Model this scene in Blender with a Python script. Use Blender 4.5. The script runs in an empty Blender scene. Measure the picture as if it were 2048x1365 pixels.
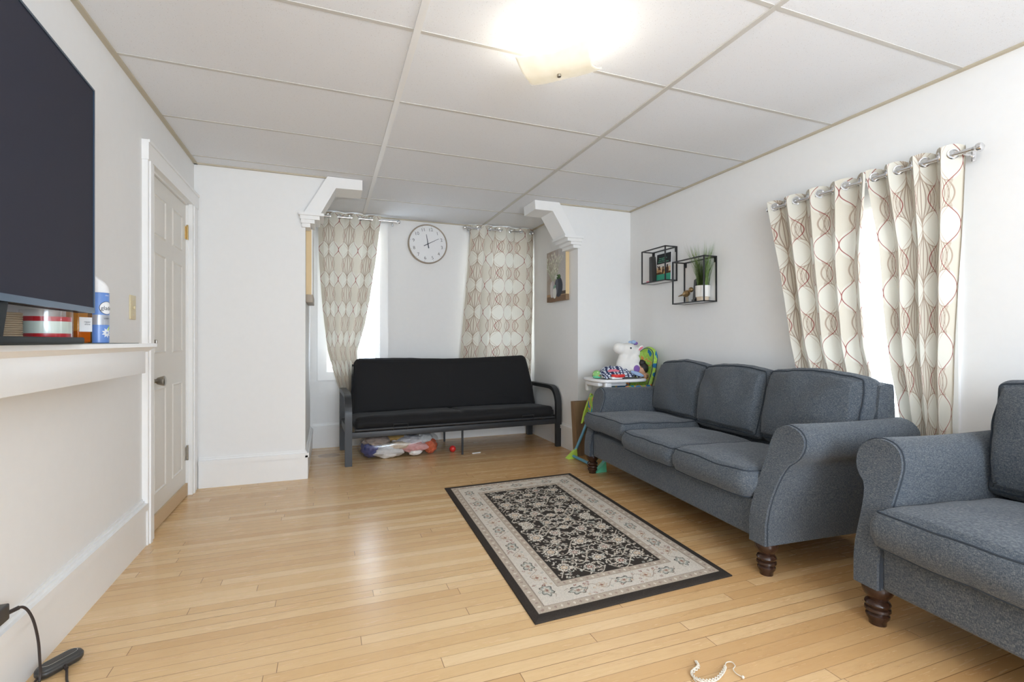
import bpy, math, random
import numpy as np
from mathutils import Vector, Matrix, noise as mnoise
R = math.radians
PI = math.pi
scene = bpy.context.scene
col = scene.collection
rnd = random.Random(7)

# ------------------------------------------------------------------ materials
def S(r, g, b, k=1.0):
    f = lambda c: ((c/255)/12.92 if c/255 <= .04045 else ((c/255+.055)/1.055)**2.4)*k
    return (f(r), f(g), f(b), 1)

class NT:
    """tiny node-graph writer"""
    def __init__(s, name):
        s.m = bpy.data.materials.new(name); s.m.use_nodes = True
        s.t = s.m.node_tree; s.t.nodes.clear()
        s.out = s.t.nodes.new('ShaderNodeOutputMaterial')
    def n(s, kind, **kw):
        nd = s.t.nodes.new(kind)
        for k, v in kw.items():
            if k.startswith('i_'): s.put(nd, k[2:].replace('_', ' '), v)
            else: setattr(nd, k, v)
        return nd
    def put(s, nd, key, v):
        sock = nd.inputs[key]
        if isinstance(v, bpy.types.NodeSocket): s.t.links.new(v, sock)
        elif isinstance(v, E): s.t.links.new(v.s, sock)
        else: sock.default_value = v
    def link(s, a, b): s.t.links.new(a.s if isinstance(a, E) else a, b)
    def coords(s, kind='Object'):
        tc = s.n('ShaderNodeTexCoord'); sp = s.n('ShaderNodeSeparateXYZ')
        s.link(tc.outputs[kind], sp.inputs[0])
        return tc.outputs[kind], E(s, sp.outputs[0]), E(s, sp.outputs[1]), E(s, sp.outputs[2])
    def vec(s, x, y, z=0.0):
        c = s.n('ShaderNodeCombineXYZ')
        for i, v in enumerate((x, y, z)): s.put(c, i, v)
        return c.outputs[0]
    def noise(s, vec, scale, detail=3, rough=.5):
        nd = s.n('ShaderNodeTexNoise'); s.put(nd, 'Vector', vec)
        nd.inputs['Scale'].default_value = scale; nd.inputs['Detail'].default_value = detail
        nd.inputs['Roughness'].default_value = rough
        return E(s, nd.outputs['Fac'])
    def white(s, vec):
        nd = s.n('ShaderNodeTexWhiteNoise', noise_dimensions='3D'); s.put(nd, 'Vector', vec)
        return E(s, nd.outputs['Value'])
    def mix(s, fac, a, b, mode='MIX'):
        nd = s.n('ShaderNodeMix', data_type='RGBA', blend_type=mode)
        s.put(nd, 0, fac); s.put(nd, 6, a); s.put(nd, 7, b)
        return nd.outputs[2]
    def ramp(s, fac, stops, interp='LINEAR'):
        nd = s.n('ShaderNodeValToRGB'); s.put(nd, 0, fac); cr = nd.color_ramp; cr.interpolation = interp
        while len(cr.elements) < len(stops): cr.elements.new(.5)
        for e, (p, c) in zip(cr.elements, stops): e.position = p; e.color = c
        return nd.outputs[0]
    def bump(s, h, strength=.2, dist=.002):
        nd = s.n('ShaderNodeBump'); s.put(nd, 'Height', h)
        nd.inputs['Strength'].default_value = strength; nd.inputs['Distance'].default_value = dist
        return nd.outputs[0]
    def bsdf(s, color, rough=.5, **kw):
        b = s.n('ShaderNodeBsdfPrincipled'); s.put(b, 'Base Color', color); s.put(b, 'Roughness', rough)
        for k, v in kw.items(): s.put(b, k.replace('_', ' '), v)
        return b
    def done(s, sh):
        s.link(sh.outputs[0] if hasattr(sh, 'outputs') else sh, s.out.inputs[0]); return s.m

class E:
    def __init__(s, t, sock): s.t = t; s.s = sock
    def op(s, o, *a):
        nd = s.t.n('ShaderNodeMath', operation=o); s.t.put(nd, 0, s)
        for i, v in enumerate(a): s.t.put(nd, i+1, v)
        return E(s.t, nd.outputs[0])
    def __add__(s, o): return s.op('ADD', o)
    def __sub__(s, o): return s.op('SUBTRACT', o)
    def __mul__(s, o): return s.op('MULTIPLY', o)
    def __truediv__(s, o): return s.op('DIVIDE', o)
    def rsub(s, o):
        nd = s.t.n('ShaderNodeMath', operation='SUBTRACT'); nd.inputs[0].default_value = o; s.t.put(nd, 1, s)
        return E(s.t, nd.outputs[0])
    def abs(s): return s.op('ABSOLUTE')
    def floor(s): return s.op('FLOOR')
    def mod(s, p): return s.op('FLOORED_MODULO', p)
    def lt(s, o): return s.op('LESS_THAN', o)
    def gt(s, o): return s.op('GREATER_THAN', o)
    def mn(s, o): return s.op('MINIMUM', o)
    def mx(s, o): return s.op('MAXIMUM', o)
    def cos(s): return s.op('COSINE')
    def pw(s, o): return s.op('POWER', o)

def plain(name, color, rough=.5, metal=0, spec=.5, bump=0, bscale=60, **kw):
    t = NT(name)
    b = t.bsdf(color, rough, Metallic=metal, **kw); t.put(b, 'Specular IOR Level', spec)
    if True:
        v, x, y, z = t.coords()
        nz = t.noise(v, bscale, 4)
        t.put(b, 'Base Color', t.mix((nz-.5)*.25+.5, tuple(c*.93 for c in color[:3])+(1,), tuple(min(1, c*1.07) for c in color[:3])+(1,)))
        if bump: t.put(b, 'Normal', t.bump(nz, bump))
    return t.done(b)

M = {}
M['wall'] = plain('wall_paint', (.79, .785, .77, 1), .6, spec=.3, bump=.06, bscale=25)
M['trim'] = plain('trim_paint', (.82, .815, .80, 1), .32, spec=.45, bump=.04, bscale=18)
M['door'] = plain('door_paint', (.70, .675, .62, 1), .4, spec=.4)
M['grid'] = plain('tee_grid_metal', (.56, .54, .50, 1), .45)
M['gridwhite'] = plain('tee_grid_white', (.80, .80, .79, 1), .4)
M['edge'] = plain('aged_angle_trim', (.50, .44, .33, 1), .5)
M['black'] = plain('black_metal', (.014, .014, .016, 1), .38)
M['futonmetal'] = plain('futon_frame_metal', (.022, .023, .025, 1), .42)
M['chrome'] = plain('brushed_nickel', (.72, .71, .68, 1), .22, metal=1)
M['silver'] = plain('rod_silver', (.75, .75, .76, 1), .18, metal=1)
M['brass'] = plain('brass', (.62, .46, .22, 1), .3, metal=1)
M['nickel'] = plain('satin_nickel', (.45, .42, .37, 1), .3, metal=1)
M['white'] = plain('white_plastic', (.80, .80, .80, 1), .35)
M['ply'] = plain('bare_plywood', (.58, .42, .25, 1), .6, bscale=30)
M['almond'] = plain('almond_plastic', (.66, .57, .36, 1), .4)
M['darkplastic'] = plain('dark_grey_plastic', (.045, .043, .04, 1), .4)
M['cord'] = plain('cord_rubber', (.03, .022, .02, 1), .45)

def wood(name, c1, c2, axis='Z', rough=.35, scale=14):
    t = NT(name); v, x, y, z = t.coords()
    a = {'X': (x*.12, y, z), 'Y': (x, y*.12, z), 'Z': (x, y, z*.12)}[axis]
    nz = t.noise(t.vec(*a), scale*3, 5, .6)
    b = t.bsdf(t.mix(nz, c1, c2), rough); t.put(b, 'Normal', t.bump(nz, .08))
    return t.done(b)
M['legwood'] = wood('dark_turned_wood', (.020, .009, .006, 1), (.058, .025, .013, 1), rough=.2)
M['boxwood'] = wood('brown_wood_grain', (.13, .075, .04, 1), (.36, .23, .125, 1), rough=.55, scale=8)
M['palewood'] = wood('pale_pine', (.62, .45, .23, 1), (.74, .57, .33, 1), rough=.5)
M['clockwood'] = wood('clock_rim_wood', (.30, .24, .18, 1), (.40, .33, .25, 1), rough=.45)

def m_floor():
    t = NT('maple_strip_floor'); v, x, y, z = t.coords()
    W = .052
    yy = y + x*.012
    row = (yy/W).floor()
    ro = t.white(t.vec(row, 3.1, 0)); ro2 = t.white(t.vec(row, 7.7, 2))
    ln = ro2*1.3+1.1
    xs = (x + ro*9.0)/ln
    pl = xs.floor()
    pid = t.white(t.vec(row, pl, 1.7)); pid2 = t.white(t.vec(row, pl, 9.2))
    grain = t.noise(t.vec(x*2.2 + pid*40, y*30, pid*9), 3.2, 6, .62)
    blot = t.noise(t.vec(x*3+pid2*20, y*9, 0), 2.3, 4, .6)
    c = t.ramp(pid, [(0, (.60, .375, .175, 1)), (.3, (.66, .435, .215, 1)), (.65, (.70, .475, .245, 1)), (1, (.77, .56, .32, 1))])
    c = t.mix((grain-.45)*.9, c, (.50, .285, .115, 1))
    c = t.mix((blot-.5)*1.0, c, (.56, .33, .17, 1))
    big = t.noise(v, .9, 2)
    c = t.mix((big-.5)*.8, c, (.63, .36, .15, 1))
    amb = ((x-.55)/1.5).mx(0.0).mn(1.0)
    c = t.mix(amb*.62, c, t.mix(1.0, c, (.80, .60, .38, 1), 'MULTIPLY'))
    # seams
    fy = (yy/W - row); dy = (fy-.5).abs().rsub(.5)*W
    fx = xs-pl; dx = (fx-.5).abs().rsub(.5)*ln
    wv = t.white(t.vec(row, 5.5, 5.5))*.0011+.0003
    seam = dy.lt(wv)
    c = t.mix(seam*(t.white(t.vec(row, 1.5, 8.5))*.60+.32), c, (.09, .04, .015, 1))
    c = t.mix(dx.lt(.0011)*.75, c, (.09, .04, .018, 1))
    # nail knots
    vo = t.n('ShaderNodeTexVoronoi'); t.put(vo, 'Vector', t.vec(x, y*1.8, 0)); vo.inputs['Scale'].default_value = 4.2
    c = t.mix(E(t, vo.outputs['Distance']).lt(.016)*.75, c, (.07, .03, .015, 1))
    # dark water stain in the alcove corner
    d = (((x-.02)/.10).pw(2.0) + ((y-4.66)/.075).pw(2.0)) + (t.noise(v, 14, 4)-.5)*1.6
    dd = d.lt(1.0)
    c = t.mix(dd*.45, c, (.16, .07, .04, 1))
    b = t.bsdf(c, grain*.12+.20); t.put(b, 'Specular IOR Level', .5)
    t.put(b, 'Normal', t.bump((seam*-.6)+grain*.05+t.noise(t.vec(x*2, y*17.5, 0), 3, 2)*.35, .12, .004))
    return t.done(b)
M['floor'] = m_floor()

def m_tile():
    t = NT('ceiling_tile'); v, x, y, z = t.coords()
    a = t.noise(v, 260, 3, .7); b2 = t.noise(v, 55, 4, .6)
    vo = t.n('ShaderNodeTexVoronoi'); t.put(vo, 'Vector', v); vo.inputs['Scale'].default_value = 120
    pit = E(t, vo.outputs['Distance']).lt(.17)
    cell = t.white(t.vec(((x+.87)/1.22).floor(), ((y+.5)/.615).floor(), 0))
    c = t.mix((a-.5)*1.2+.3, (.80, .82, .85, 1), (.75, .765, .785, 1))
    c = t.mix(pit*(b2.gt(.5))*.55, c, (.42, .40, .37, 1))
    c = t.mix(cell*.10, c, (.72, .69, .67, 1))
    s = t.bsdf(c, .85); t.put(s, 'Specular IOR Level', .15); t.put(s, 'Normal', t.bump(a*.6+b2*.4, .35, .004))
    return t.done(s)
M['tile'] = m_tile()

def m_fabric(name, c1, c2, c3, s=1.0):
    t = NT(name); v, x, y, z = t.coords()
    n1 = t.noise(t.vec(x*120*s, y*120*s, z*760*s), 1, 2, .6)
    n2 = t.noise(t.vec(x*760*s, y*760*s, z*120*s), 1, 2, .6)
    n3 = t.noise(v, 9, 3)
    f = (n1+n2)*.5
    c = t.ramp(f, [(.38, c1), (.5, c2), (.62, c3)])
    c = t.mix((n3-.5)*.5+.1, c, c1)
    b = t.bsdf(c, .9); t.put(b, 'Specular IOR Level', .2); t.put(b, 'Sheen Weight', .15)
    t.put(b, 'Normal', t.bump(f, .35, .003))
    return t.done(b)
M['sofa'] = m_fabric('heather_blue_grey_linen', (.032, .041, .054, 1), (.074, .088, .106, 1), (.185, .192, .190, 1))
M['welt'] = plain('welt_cord', (.038, .046, .057, 1), .9, spec=.2)
M['futon'] = plain('black_futon_twill', (.010, .0098, .0105, 1), .75, spec=.25, bump=.1, bscale=300, Sheen_Weight=.06)

def m_curtain():
    t = NT('ogee_print_curtain'); uv, u, v, _ = t.coords('UV')
    P, V = .28, .285
    c = ((v*(2*PI/V)).cos().rsub(1.0))*.5             # 0 at the pinch rows, 1 between
    col_i = ((u+P/4)/P).floor()
    xr = ((u/P+.5).mod(1.0)-.5).abs()*P               # distance to the red pinch column
    xf = xr.rsub(P/2)                                 # distance to the fan column
    vm = ((v/V+.5).mod(1.0)-.5)*V                     # height from the pinch row
    cream = (.62, .575, .48, 1)
    brown = (.25, .165, .12, 1)
    # fans of lines
    F = c.pw(.9)*(P*.34)+.002
    sfrac = xf/(F+.0004)
    dist = ((sfrac*4.0+.5).mod(1.0)-.5).abs()*(F/4.0)
    fan = (dist.lt(.0031).mx(F.lt(.032)))*sfrac.lt(1.03)
    colr = t.mix(fan*.72, cream, brown)
    # light ovals between
    e = ((xr-P/4)/(P/4-.001)).pw(2.0) + (vm/.083).abs().pw(2.3)
    oval = e.lt(1.0); rim = (e-1.04).abs().lt(.07)
    colr = t.mix(oval, colr, (.655, .63, .55, 1))
    colr = t.mix(rim*xf.lt(P*.3)*.8, colr, (.36, .27, .2, 1))
    # taupe arcs
    for k, A in enumerate((.70, .56, .43)):
        a = (xr - c.pw(.9)*(P*.375*A) - P*.375*(1-A)*.35).abs().lt(.0021)*c.gt(.42+.1*k)
        colr = t.mix(a*.75, colr, (.42, .34, .27, 1))
    tl = (xf - c.pw(.8)*(P*.36)).abs().lt(.0024)
    colr = t.mix(tl*.75, colr, (.43, .33, .25, 1))
    red = (xr - c*(P*.375)).abs().lt(.0030)
    colr = t.mix(red*.9, colr, (.26, .045, .04, 1))
    wv = t.noise(t.vec(u*1500, v*260, 0), 1, 2)
    colr = t.mix((wv-.5)*.5, colr, (.55, .5, .42, 1))
    b = t.bsdf(colr, .8); t.put(b, 'Specular IOR Level', .2); t.put(b, 'Normal', t.bump(wv, .1, .001))
    tr = t.n('ShaderNodeBsdfTranslucent'); t.put(tr, 0, colr)
    mx = t.n('ShaderNodeMixShader'); mx.inputs[0].default_value = .05
    t.link(b.outputs[0], mx.inputs[1]); t.link(tr.outputs[0], mx.inputs[2])
    return t.done(mx)
M['curtain'] = m_curtain()

def m_glass(name, tint=(1, 1, 1, 1), spec=.08, rough=.02):
    t = NT(name)
    a = t.n('ShaderNodeBsdfTransparent'); a.inputs[0].default_value = tint
    g = t.n('ShaderNodeBsdfGlossy'); g.inputs['Roughness'].default_value = rough
    fr = t.n('ShaderNodeLayerWeight'); fr.inputs[0].default_value = .25
    mx = t.n('ShaderNodeMixShader'); t.put(mx, 0, E(t, fr.outputs['Facing'])*.3+spec)
    t.link(a.outputs[0], mx.inputs[1]); t.link(g.outputs[0], mx.inputs[2])
    return t.done(mx)
M['glass'] = m_glass('window_glass')
M['film'] = m_glass('clear_bag_film', (.95, .95, .95, 1), .07, .12)
M['amber'] = m_glass('amber_glass', (.92, .58, .18, 1), .05, .1)
def m_vc(name, rough=.9, bump=0):
    t = NT(name); at = t.n('ShaderNodeVertexColor', layer_name='Col')
    b = t.bsdf(at.outputs[0], rough); t.put(b, 'Specular IOR Level', .15)
    v, x, y, z = t.coords()
    if bump: t.put(b, 'Normal', t.bump(t.noise(v, 500, 3), bump, .003))
    return t.done(b)
M['rug'] = m_vc('woven_rug', .95, .5)
M['print'] = m_vc('printed_surface', .55)
def m_patch(name, cols, scale, rough=.85):
    t = NT(name); v, x, y, z = t.coords()
    nz = t.noise(v, scale, 1.5, .4); st = []
    for i, c in enumerate(cols): st.append((.30 + .42*i/len(cols), c))
    b = t.bsdf(t.ramp(nz, st, 'CONSTANT'), rough); t.put(b, 'Normal', t.bump(t.noise(v, 60, 2), .2))
    return t.done(b)
M['kidfabric'] = m_patch('jungle_print_fabric', [(.02, .15, .38, 1), (.03, .22, .5, 1), (.75, .28, .10, 1), (.36, .60, .08, 1), (.02, .25, .42, 1), (.45, .68, .12, 1)], 11)
M['kidgreen'] = m_patch('green_print_fabric', [(.02, .20, .42, 1), (.42, .66, .10, 1), (.36, .60, .08, 1), (.45, .7, .14, 1), (.80, .32, .08, 1), (.42, .66, .1, 1)], 10)
M['lime'] = plain('lime_plastic', (.50, .72, .10, 1), .4)
M['teal'] = plain('teal_green_plastic', (.12, .50, .30, 1), .4)
M['bluetube'] = plain('light_blue_tube', (.12, .36, .52, 1), .35)
M['plush'] = plain('white_plush', (.80, .78, .74, 1), .95, spec=.1, bump=.6, bscale=120)
M['purple'] = plain('purple_plush', (.24, .13, .40, 1), .9, spec=.1)
M['pinkf'] = plain('pink_fabric', (.75, .22, .28, 1), .9, spec=.1)
M['lightblue'] = plain('pale_blue_plush', (.36, .48, .68, 1), .9, spec=.1)
M['red'] = plain('red_plastic', (.65, .03, .025, 1), .3)
M['skin'] = plain('doll_skin', (.60, .33, .20, 1), .5)
M['hair'] = plain('doll_hair', (.015, .011, .009, 1), .6)
M['tan'] = plain('beige_ceramic', (.62, .50, .37, 1), .5)
M['potwhite'] = plain('white_ceramic', (.76, .74, .70, 1), .45)
M['bronze'] = plain('antique_gold', (.34, .22, .10, 1), .32, metal=.85)
def m_leaf():
    t = NT('grass_leaf'); v, x, y, z = t.coords(); nz = t.noise(v, 45, 2)
    return t.done(t.bsdf(t.mix(nz, (.04, .10, .02, 1), (.30, .42, .12, 1)), .5))
M['leaf'] = m_leaf()
M['screen'] = plain('tv_screen', (.040, .041, .056, 1), .55, spec=.03)
M['bezel'] = plain('tv_bezel', (.065, .105, .16, 1), .3, metal=.6)
M['tvstand'] = plain('tv_stand_black', (.010, .014, .016, 1), .5, spec=.25)
M['blue'] = plain('can_blue', (.14, .27, .62, 1), .28)
M['canwhite'] = plain('can_white', (.82, .82, .82, 1), .35)
M['cansilver'] = plain('can_silver', (.42, .44, .48, 1), .3, metal=.3)
M['ink'] = plain('dark_ink', (.03, .035, .05, 1), .6)
M['greyink'] = plain('grey_ink', (.13, .13, .13, 1), .6)
M['waxwhite'] = plain('pale_wax', (.70, .78, .68, 1), .35)
M['waxred'] = plain('red_wax', (.55, .02, .03, 1), .3)
M['string'] = plain('braided_string', (.62, .56, .46, 1), .9)
M['navy'] = plain('navy_ink_cloth', (.03, .04, .12, 1), .9)
M['mantletop'] = plain('grey_mantel_runner', (.18, .20, .19, 1), .5)

# ------------------------------------------------------------------ mesh builder
class MB:
    def __init__(s): s.v = []; s.f = []; s.m = []
    def add(s, vs, fs, mi=0, T=None):
        o = len(s.v)
        for p in vs:
            p = Vector(p)
            s.v.append(tuple(T @ p) if T is not None else tuple(p))
        for f in fs: s.f.append(tuple(i+o for i in f)); s.m.append(mi)
        return s
    def box(s, a, b, mi=0, T=None, bev=0):
        x0, y0, z0 = a; x1, y1, z1 = b
        if x0 > x1: x0, x1 = x1, x0
        if y0 > y1: y0, y1 = y1, y0
        if z0 > z1: z0, z1 = z1, z0
        if bev <= 0:
            vs = [(x0,y0,z0),(x1,y0,z0),(x1,y1,z0),(x0,y1,z0),(x0,y0,z1),(x1,y0,z1),(x1,y1,z1),(x0,y1,z1)]
            return s.add(vs, [(0,3,2,1),(4,5,6,7),(0,1,5,4),(1,2,6,5),(2,3,7,6),(3,0,4,7)], mi, T)
        h = min(bev, (x1-x0)*.49, (y1-y0)*.49, (z1-z0)*.49)
        ol = []
        for cx, cy, a0 in ((x1-h, y1-h, 0), (x0+h, y1-h, 90), (x0+h, y0+h, 180), (x1-h, y0+h, 270)):
            for k in range(4):
                a = R(a0+k*30); ol.append((cx, cy, math.cos(a), math.sin(a)))
        rings = []
        for k in range(4): a = R(-90+30*k); rings.append((z0+h+h*math.sin(a), h*math.cos(a)))
        for k in range(4): a = R(30*k); rings.append((z1-h+h*math.sin(a), h*math.cos(a)))
        vs = [(cx+dx*r, cy+dy*r, z) for z, r in rings for cx, cy, dx, dy in ol]
        n = 16; fs = []
        for k in range(7):
            for i in range(n): j = (i+1) % n; fs.append((k*n+i, k*n+j, (k+1)*n+j, (k+1)*n+i))
        fs.append(tuple(range(n))[::-1]); fs.append(tuple(range(7*n, 8*n)))
        return s.add(vs, fs, mi, T)
    def tube(s, pts, r, n=8, mi=0, T=None, closed=False, caps=True):
        pts = [Vector(p) for p in pts]; N = len(pts)
        rr = r if isinstance(r, (list, tuple)) else [r]*N
        vs = []; up = Vector((0, 0, 1)); prev = None
        for i, p in enumerate(pts):
            if closed: d = pts[(i+1) % N]-pts[i-1]
            else: d = pts[min(i+1, N-1)]-pts[max(i-1, 0)]
            if d.length < 1e-9: d = Vector((0, 0, 1))
            d.normalize()
            if prev is None:
                a = up if abs(d.z) < .9 else Vector((1, 0, 0)); prev = (a-d*a.dot(d)).normalized()
            else:
                q = prev-d*prev.dot(d)
                prev = q.normalized() if q.length > 1e-6 else prev
            b = d.cross(prev)
            for k in range(n):
                t = 2*PI*k/n; vs.append(p+(prev*math.cos(t)+b*math.sin(t))*rr[i])
        fs = []
        for i in range(N if closed else N-1):
            j = (i+1) % N
            for k in range(n): l = (k+1) % n; fs.append((i*n+k, i*n+l, j*n+l, j*n+k))
        if caps and not closed: fs += [tuple(range(n))[::-1], tuple(range((N-1)*n, N*n))]
        return s.add(vs, fs, mi, T)
    def lathe(s, prof, n=24, mi=0, T=None):
        vs = [(r*math.cos(2*PI*k/n), r*math.sin(2*PI*k/n), z) for r, z in prof for k in range(n)]; fs = []
        for i in range(len(prof)-1):
            for k in range(n): l = (k+1) % n; fs.append((i*n+k, i*n+l, (i+1)*n+l, (i+1)*n+k))
        fs += [tuple(range(n))[::-1], tuple(range((len(prof)-1)*n, len(prof)*n))]
        return s.add(vs, fs, mi, T)
    def grid(s, fn, nu, nv, mi=0, T=None, closeu=False):
        vs = [fn(i/(nu if closeu else nu-1), j/(nv-1)) for j in range(nv) for i in range(nu)]; fs = []
        for j in range(nv-1):
            for i in range(nu if closeu else nu-1):
                k = (i+1) % nu; fs.append((j*nu+i, j*nu+k, (j+1)*nu+k, (j+1)*nu+i))
        return s.add(vs, fs, mi, T)
    def ball(s, c, r, mi=0, nu=20, nv=12, T=None, fn=None):
        rx, ry, rz = (r, r, r) if not isinstance(r, (tuple, list)) else r
        def f(u, v):
            t = 2*PI*u; p = PI*(v-.5); q = Vector((math.cos(p)*math.cos(t), math.cos(p)*math.sin(t), math.sin(p)))
            k = fn(q) if fn else 1
            return (c[0]+rx*q.x*k, c[1]+ry*q.y*k, c[2]+rz*q.z*k)
        return s.grid(f, nu, nv, mi, T, closeu=True)
    def prism(s, ol, d0, d1, ax='Y', mi=0, T=None):
        mp = {'Y': lambda p, d: (p[0], d, p[1]), 'X': lambda p, d: (d, p[0], p[1]), 'Z': lambda p, d: (p[0], p[1], d)}[ax]
        n = len(ol); vs = [mp(p, d0) for p in ol]+[mp(p, d1) for p in ol]
        fs = [tuple(range(n))[::-1], tuple(range(n, 2*n))]+[(i, (i+1) % n, n+(i+1) % n, n+i) for i in range(n)]
        return s.add(vs, fs, mi, T)
    def build(s, name, mats, parent=None, smooth=35, **kw):
        me = bpy.data.meshes.new(name); me.from_pydata(s.v, [], s.f)
        if not isinstance(mats, (list, tuple)): mats = [mats]
        for m in mats: me.materials.append(M[m] if isinstance(m, str) else m)
        if len(mats) > 1: me.polygons.foreach_set('material_index', s.m)
        import bmesh
        bm = bmesh.new(); bm.from_mesh(me); bmesh.ops.recalc_face_normals(bm, faces=bm.faces); bm.to_mesh(me); bm.free()
        if smooth:
            me.shade_smooth()
            if smooth < 180: me.set_sharp_from_angle(angle=R(smooth))
        o = bpy.data.objects.new(name, me); col.objects.link(o)
        if parent: o.parent = parent
        for k, v in kw.items(): o[k] = v
        return o

def thing(name, label, cat, loc=(0, 0, 0), rz=0, group=None, kind=None):
    o = bpy.data.objects.new(name, None); o.empty_display_size = .1; col.objects.link(o)
    o.location = loc; o.rotation_euler = (0, 0, rz)
    if kind: o['kind'] = kind
    if label: o['label'] = label
    if cat: o['category'] = cat
    if group: o['group'] = group
    return o
def tag(o, label, cat, group=None, kind=None):
    o['label'] = label; o['category'] = cat
    if group: o['group'] = group
    if kind: o['kind'] = kind
    return o
def struct(name, mb, mats, parent=None, smooth=35):
    o = mb.build(name, mats, parent, smooth)
    if not parent: o['kind'] = 'structure'
    return o
def Tm(loc=(0, 0, 0), rx=0, ry=0, rz=0, sc=None):
    m = Matrix.Translation(Vector(loc)) @ Matrix.Rotation(rz, 4, 'Z') @ Matrix.Rotation(ry, 4, 'Y') @ Matrix.Rotation(rx, 4, 'X')
    if sc: m = m @ Matrix.Diagonal((*sc, 1))
    return m
_tc = {}
def text_geo(s, size=1.0):
    """letter shapes as flat mesh data in the XY plane, centred"""
    if s not in _tc:
        cu = bpy.data.curves.new('t', 'FONT'); cu.body = s; cu.align_x = 'CENTER'; cu.align_y = 'CENTER'; cu.resolution_u = 3
        o = bpy.data.objects.new('t', cu); col.objects.link(o)
        bpy.context.view_layer.update()
        me = bpy.data.meshes.new_from_object(o.evaluated_get(bpy.context.evaluated_depsgraph_get()))
        _tc[s] = ([tuple(v.co) for v in me.vertices], [tuple(p.vertices) for p in me.polygons])
        bpy.data.objects.remove(o); bpy.data.curves.remove(cu); bpy.data.meshes.remove(me)
    v, f = _tc[s]
    return [(a[0]*size, a[1]*size, 0) for a in v], f
def lerp(a, b, t): return a+(b-a)*t
def interp(tab, x):
    if x <= tab[0][0]: return tab[0][1]
    for (a, p), (b, q) in zip(tab, tab[1:]):
        if x <= b: return lerp(p, q, (x-a)/(b-a))
    return tab[-1][1]
def sstep(x): x = max(0, min(1, x)); return x*x*(3-2*x)
def catmull(pts, k=8, closed=False):
    pts = [Vector(p) for p in pts]; n = len(pts); out = []
    for i in range(n if closed else n-1):
        p0 = pts[i-1] if (closed or i) else pts[0]; p1 = pts[i]; p2 = pts[(i+1) % n]
        p3 = pts[(i+2) % n] if (closed or i+2 < n) else pts[-1]
        for j in range(k):
            t = j/k
            out.append(.5*((2*p1)+(p2-p0)*t+(2*p0-5*p1+4*p2-p3)*t*t+(3*p1-p0-3*p2+p3)*t**3))
    if not closed: out.append(pts[-1])
    return out

# ------------------------------------------------------------------ room shell
CZ = 2.27
XL, XR, YB, YA = -.87, 2.72, 3.95, 5.03
AX0, AX1 = -.155, 2.15
RY = -2.4
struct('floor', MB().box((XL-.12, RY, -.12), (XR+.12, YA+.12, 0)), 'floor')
c = struct('ceiling', MB().box((XL-.12, RY, CZ+.003), (XR+.12, YA+.12, CZ+.12)), 'tile')
g = MB()
cross = [1.95+.6125*k for k in range(-6, 6)]
for y in cross: g.box((XL, y-.009, CZ+.001), (XR, y+.009, CZ+.012), 0)
for x in (1.555,): g.box((x-.012, RY, CZ-.003), (x+.012, YA, CZ+.012), 0)
g.box((.335-.014, RY, CZ-.004), (.335+.014, YA, CZ+.012), 1)
g.build('tee_grid', ['grid', 'gridwhite'], c)
e = MB()
for a, b in (((XL, RY), (XL+.022, YB)), ((XR-.022, RY), (XR, YB)), ((XL, YB-.018), (.0, YB)), ((1.72, YB-.018), (XR, YB)), ((AX0, YA-.018), (AX1, YA)), ((AX0, YB+.2), (AX0+.018, YA)), ((AX1-.018, YB+.2), (AX1, YA))):
    e.box((a[0], a[1], CZ-.006), (b[0], b[1], CZ+.012))
e.build('wall_angle', 'edge', c)
def wall(name, boxes): 
    m = MB()
    for a, b in boxes: m.box(a, b)
    return struct(name, m, 'wall')
T_ = .12
DY0, DY1, DZ = 3.03, 3.80, 1.945
wall('wall_left', [((XL-T_, RY, 0), (XL, DY0, CZ+.02)), ((XL-T_, DY1, 0), (XL, YB+.0, CZ+.02)), ((XL-T_, DY0, DZ), (XL, DY1, CZ+.02)), ((XL-T_-.03, DY0-.05, 0), (XL-T_, DY1+.05, DZ+.05))])
m = MB().box((XL-T_, YB, 0), (AX0, YB+.12, CZ+.02)).prism([(AX0, CZ+.01), (.03, CZ+.01), (-.135, 1.97), (AX0, 1.97)], YB, YB+.12)
struct('wall_back_left', m, 'wall', smooth=0)
m = MB().box((AX1, YB, 0), (XR+T_, YB+.12, CZ+.02)).prism([(AX1, CZ+.01), (1.91, CZ+.01), (2.09, 1.97), (AX1, 1.97)], YB, YB+.12)
struct('wall_back_right', m, 'wall', smooth=0)
wall('wall_alcove_left', [((AX0-T_, YB+.12, 0), (AX0, YA+T_, CZ+.02))])
wall('wall_alcove_right', [((AX1, YB+.12, 0), (AX1+T_, YA+T_, CZ+.02))])
def holed(name, axis, p0, p1, lo, hi, holes):
    """wall spanning lo..hi along its run with window holes (a0,a1,z0,z1)"""
    bs = []; cur = lo
    def bx(a, b, z0, z1):
        bs.append((((a, p0, z0), (b, p1, z1)) if axis == 'X' else ((p0, a, z0), (p1, b, z1))))
    for a0, a1, z0, z1 in holes:
        bx(cur, a0, 0, CZ+.02); bx(a0, a1, 0, z0); bx(a0, a1, z1, CZ+.02); cur = a1
    bx(cur, hi, 0, CZ+.02)
    return wall(name, bs)
W1 = (-.02, .50, .715, 2.14); W2 = (1.50, 2.02, .715, 2.14); W3 = (1.42, 2.10, .62, 1.745)
holed('wall_back', 'X', YA, YA+T_, AX0-T_, AX1+T_, [W1, W2])
holed('wall_right', 'Y', XR, XR+T_, RY, YB, [W3])
holed('wall_rear', 'X', RY-T_, RY, XL-T_, XR+T_, [(.15, 1.55, .75, 2.0)])

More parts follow.
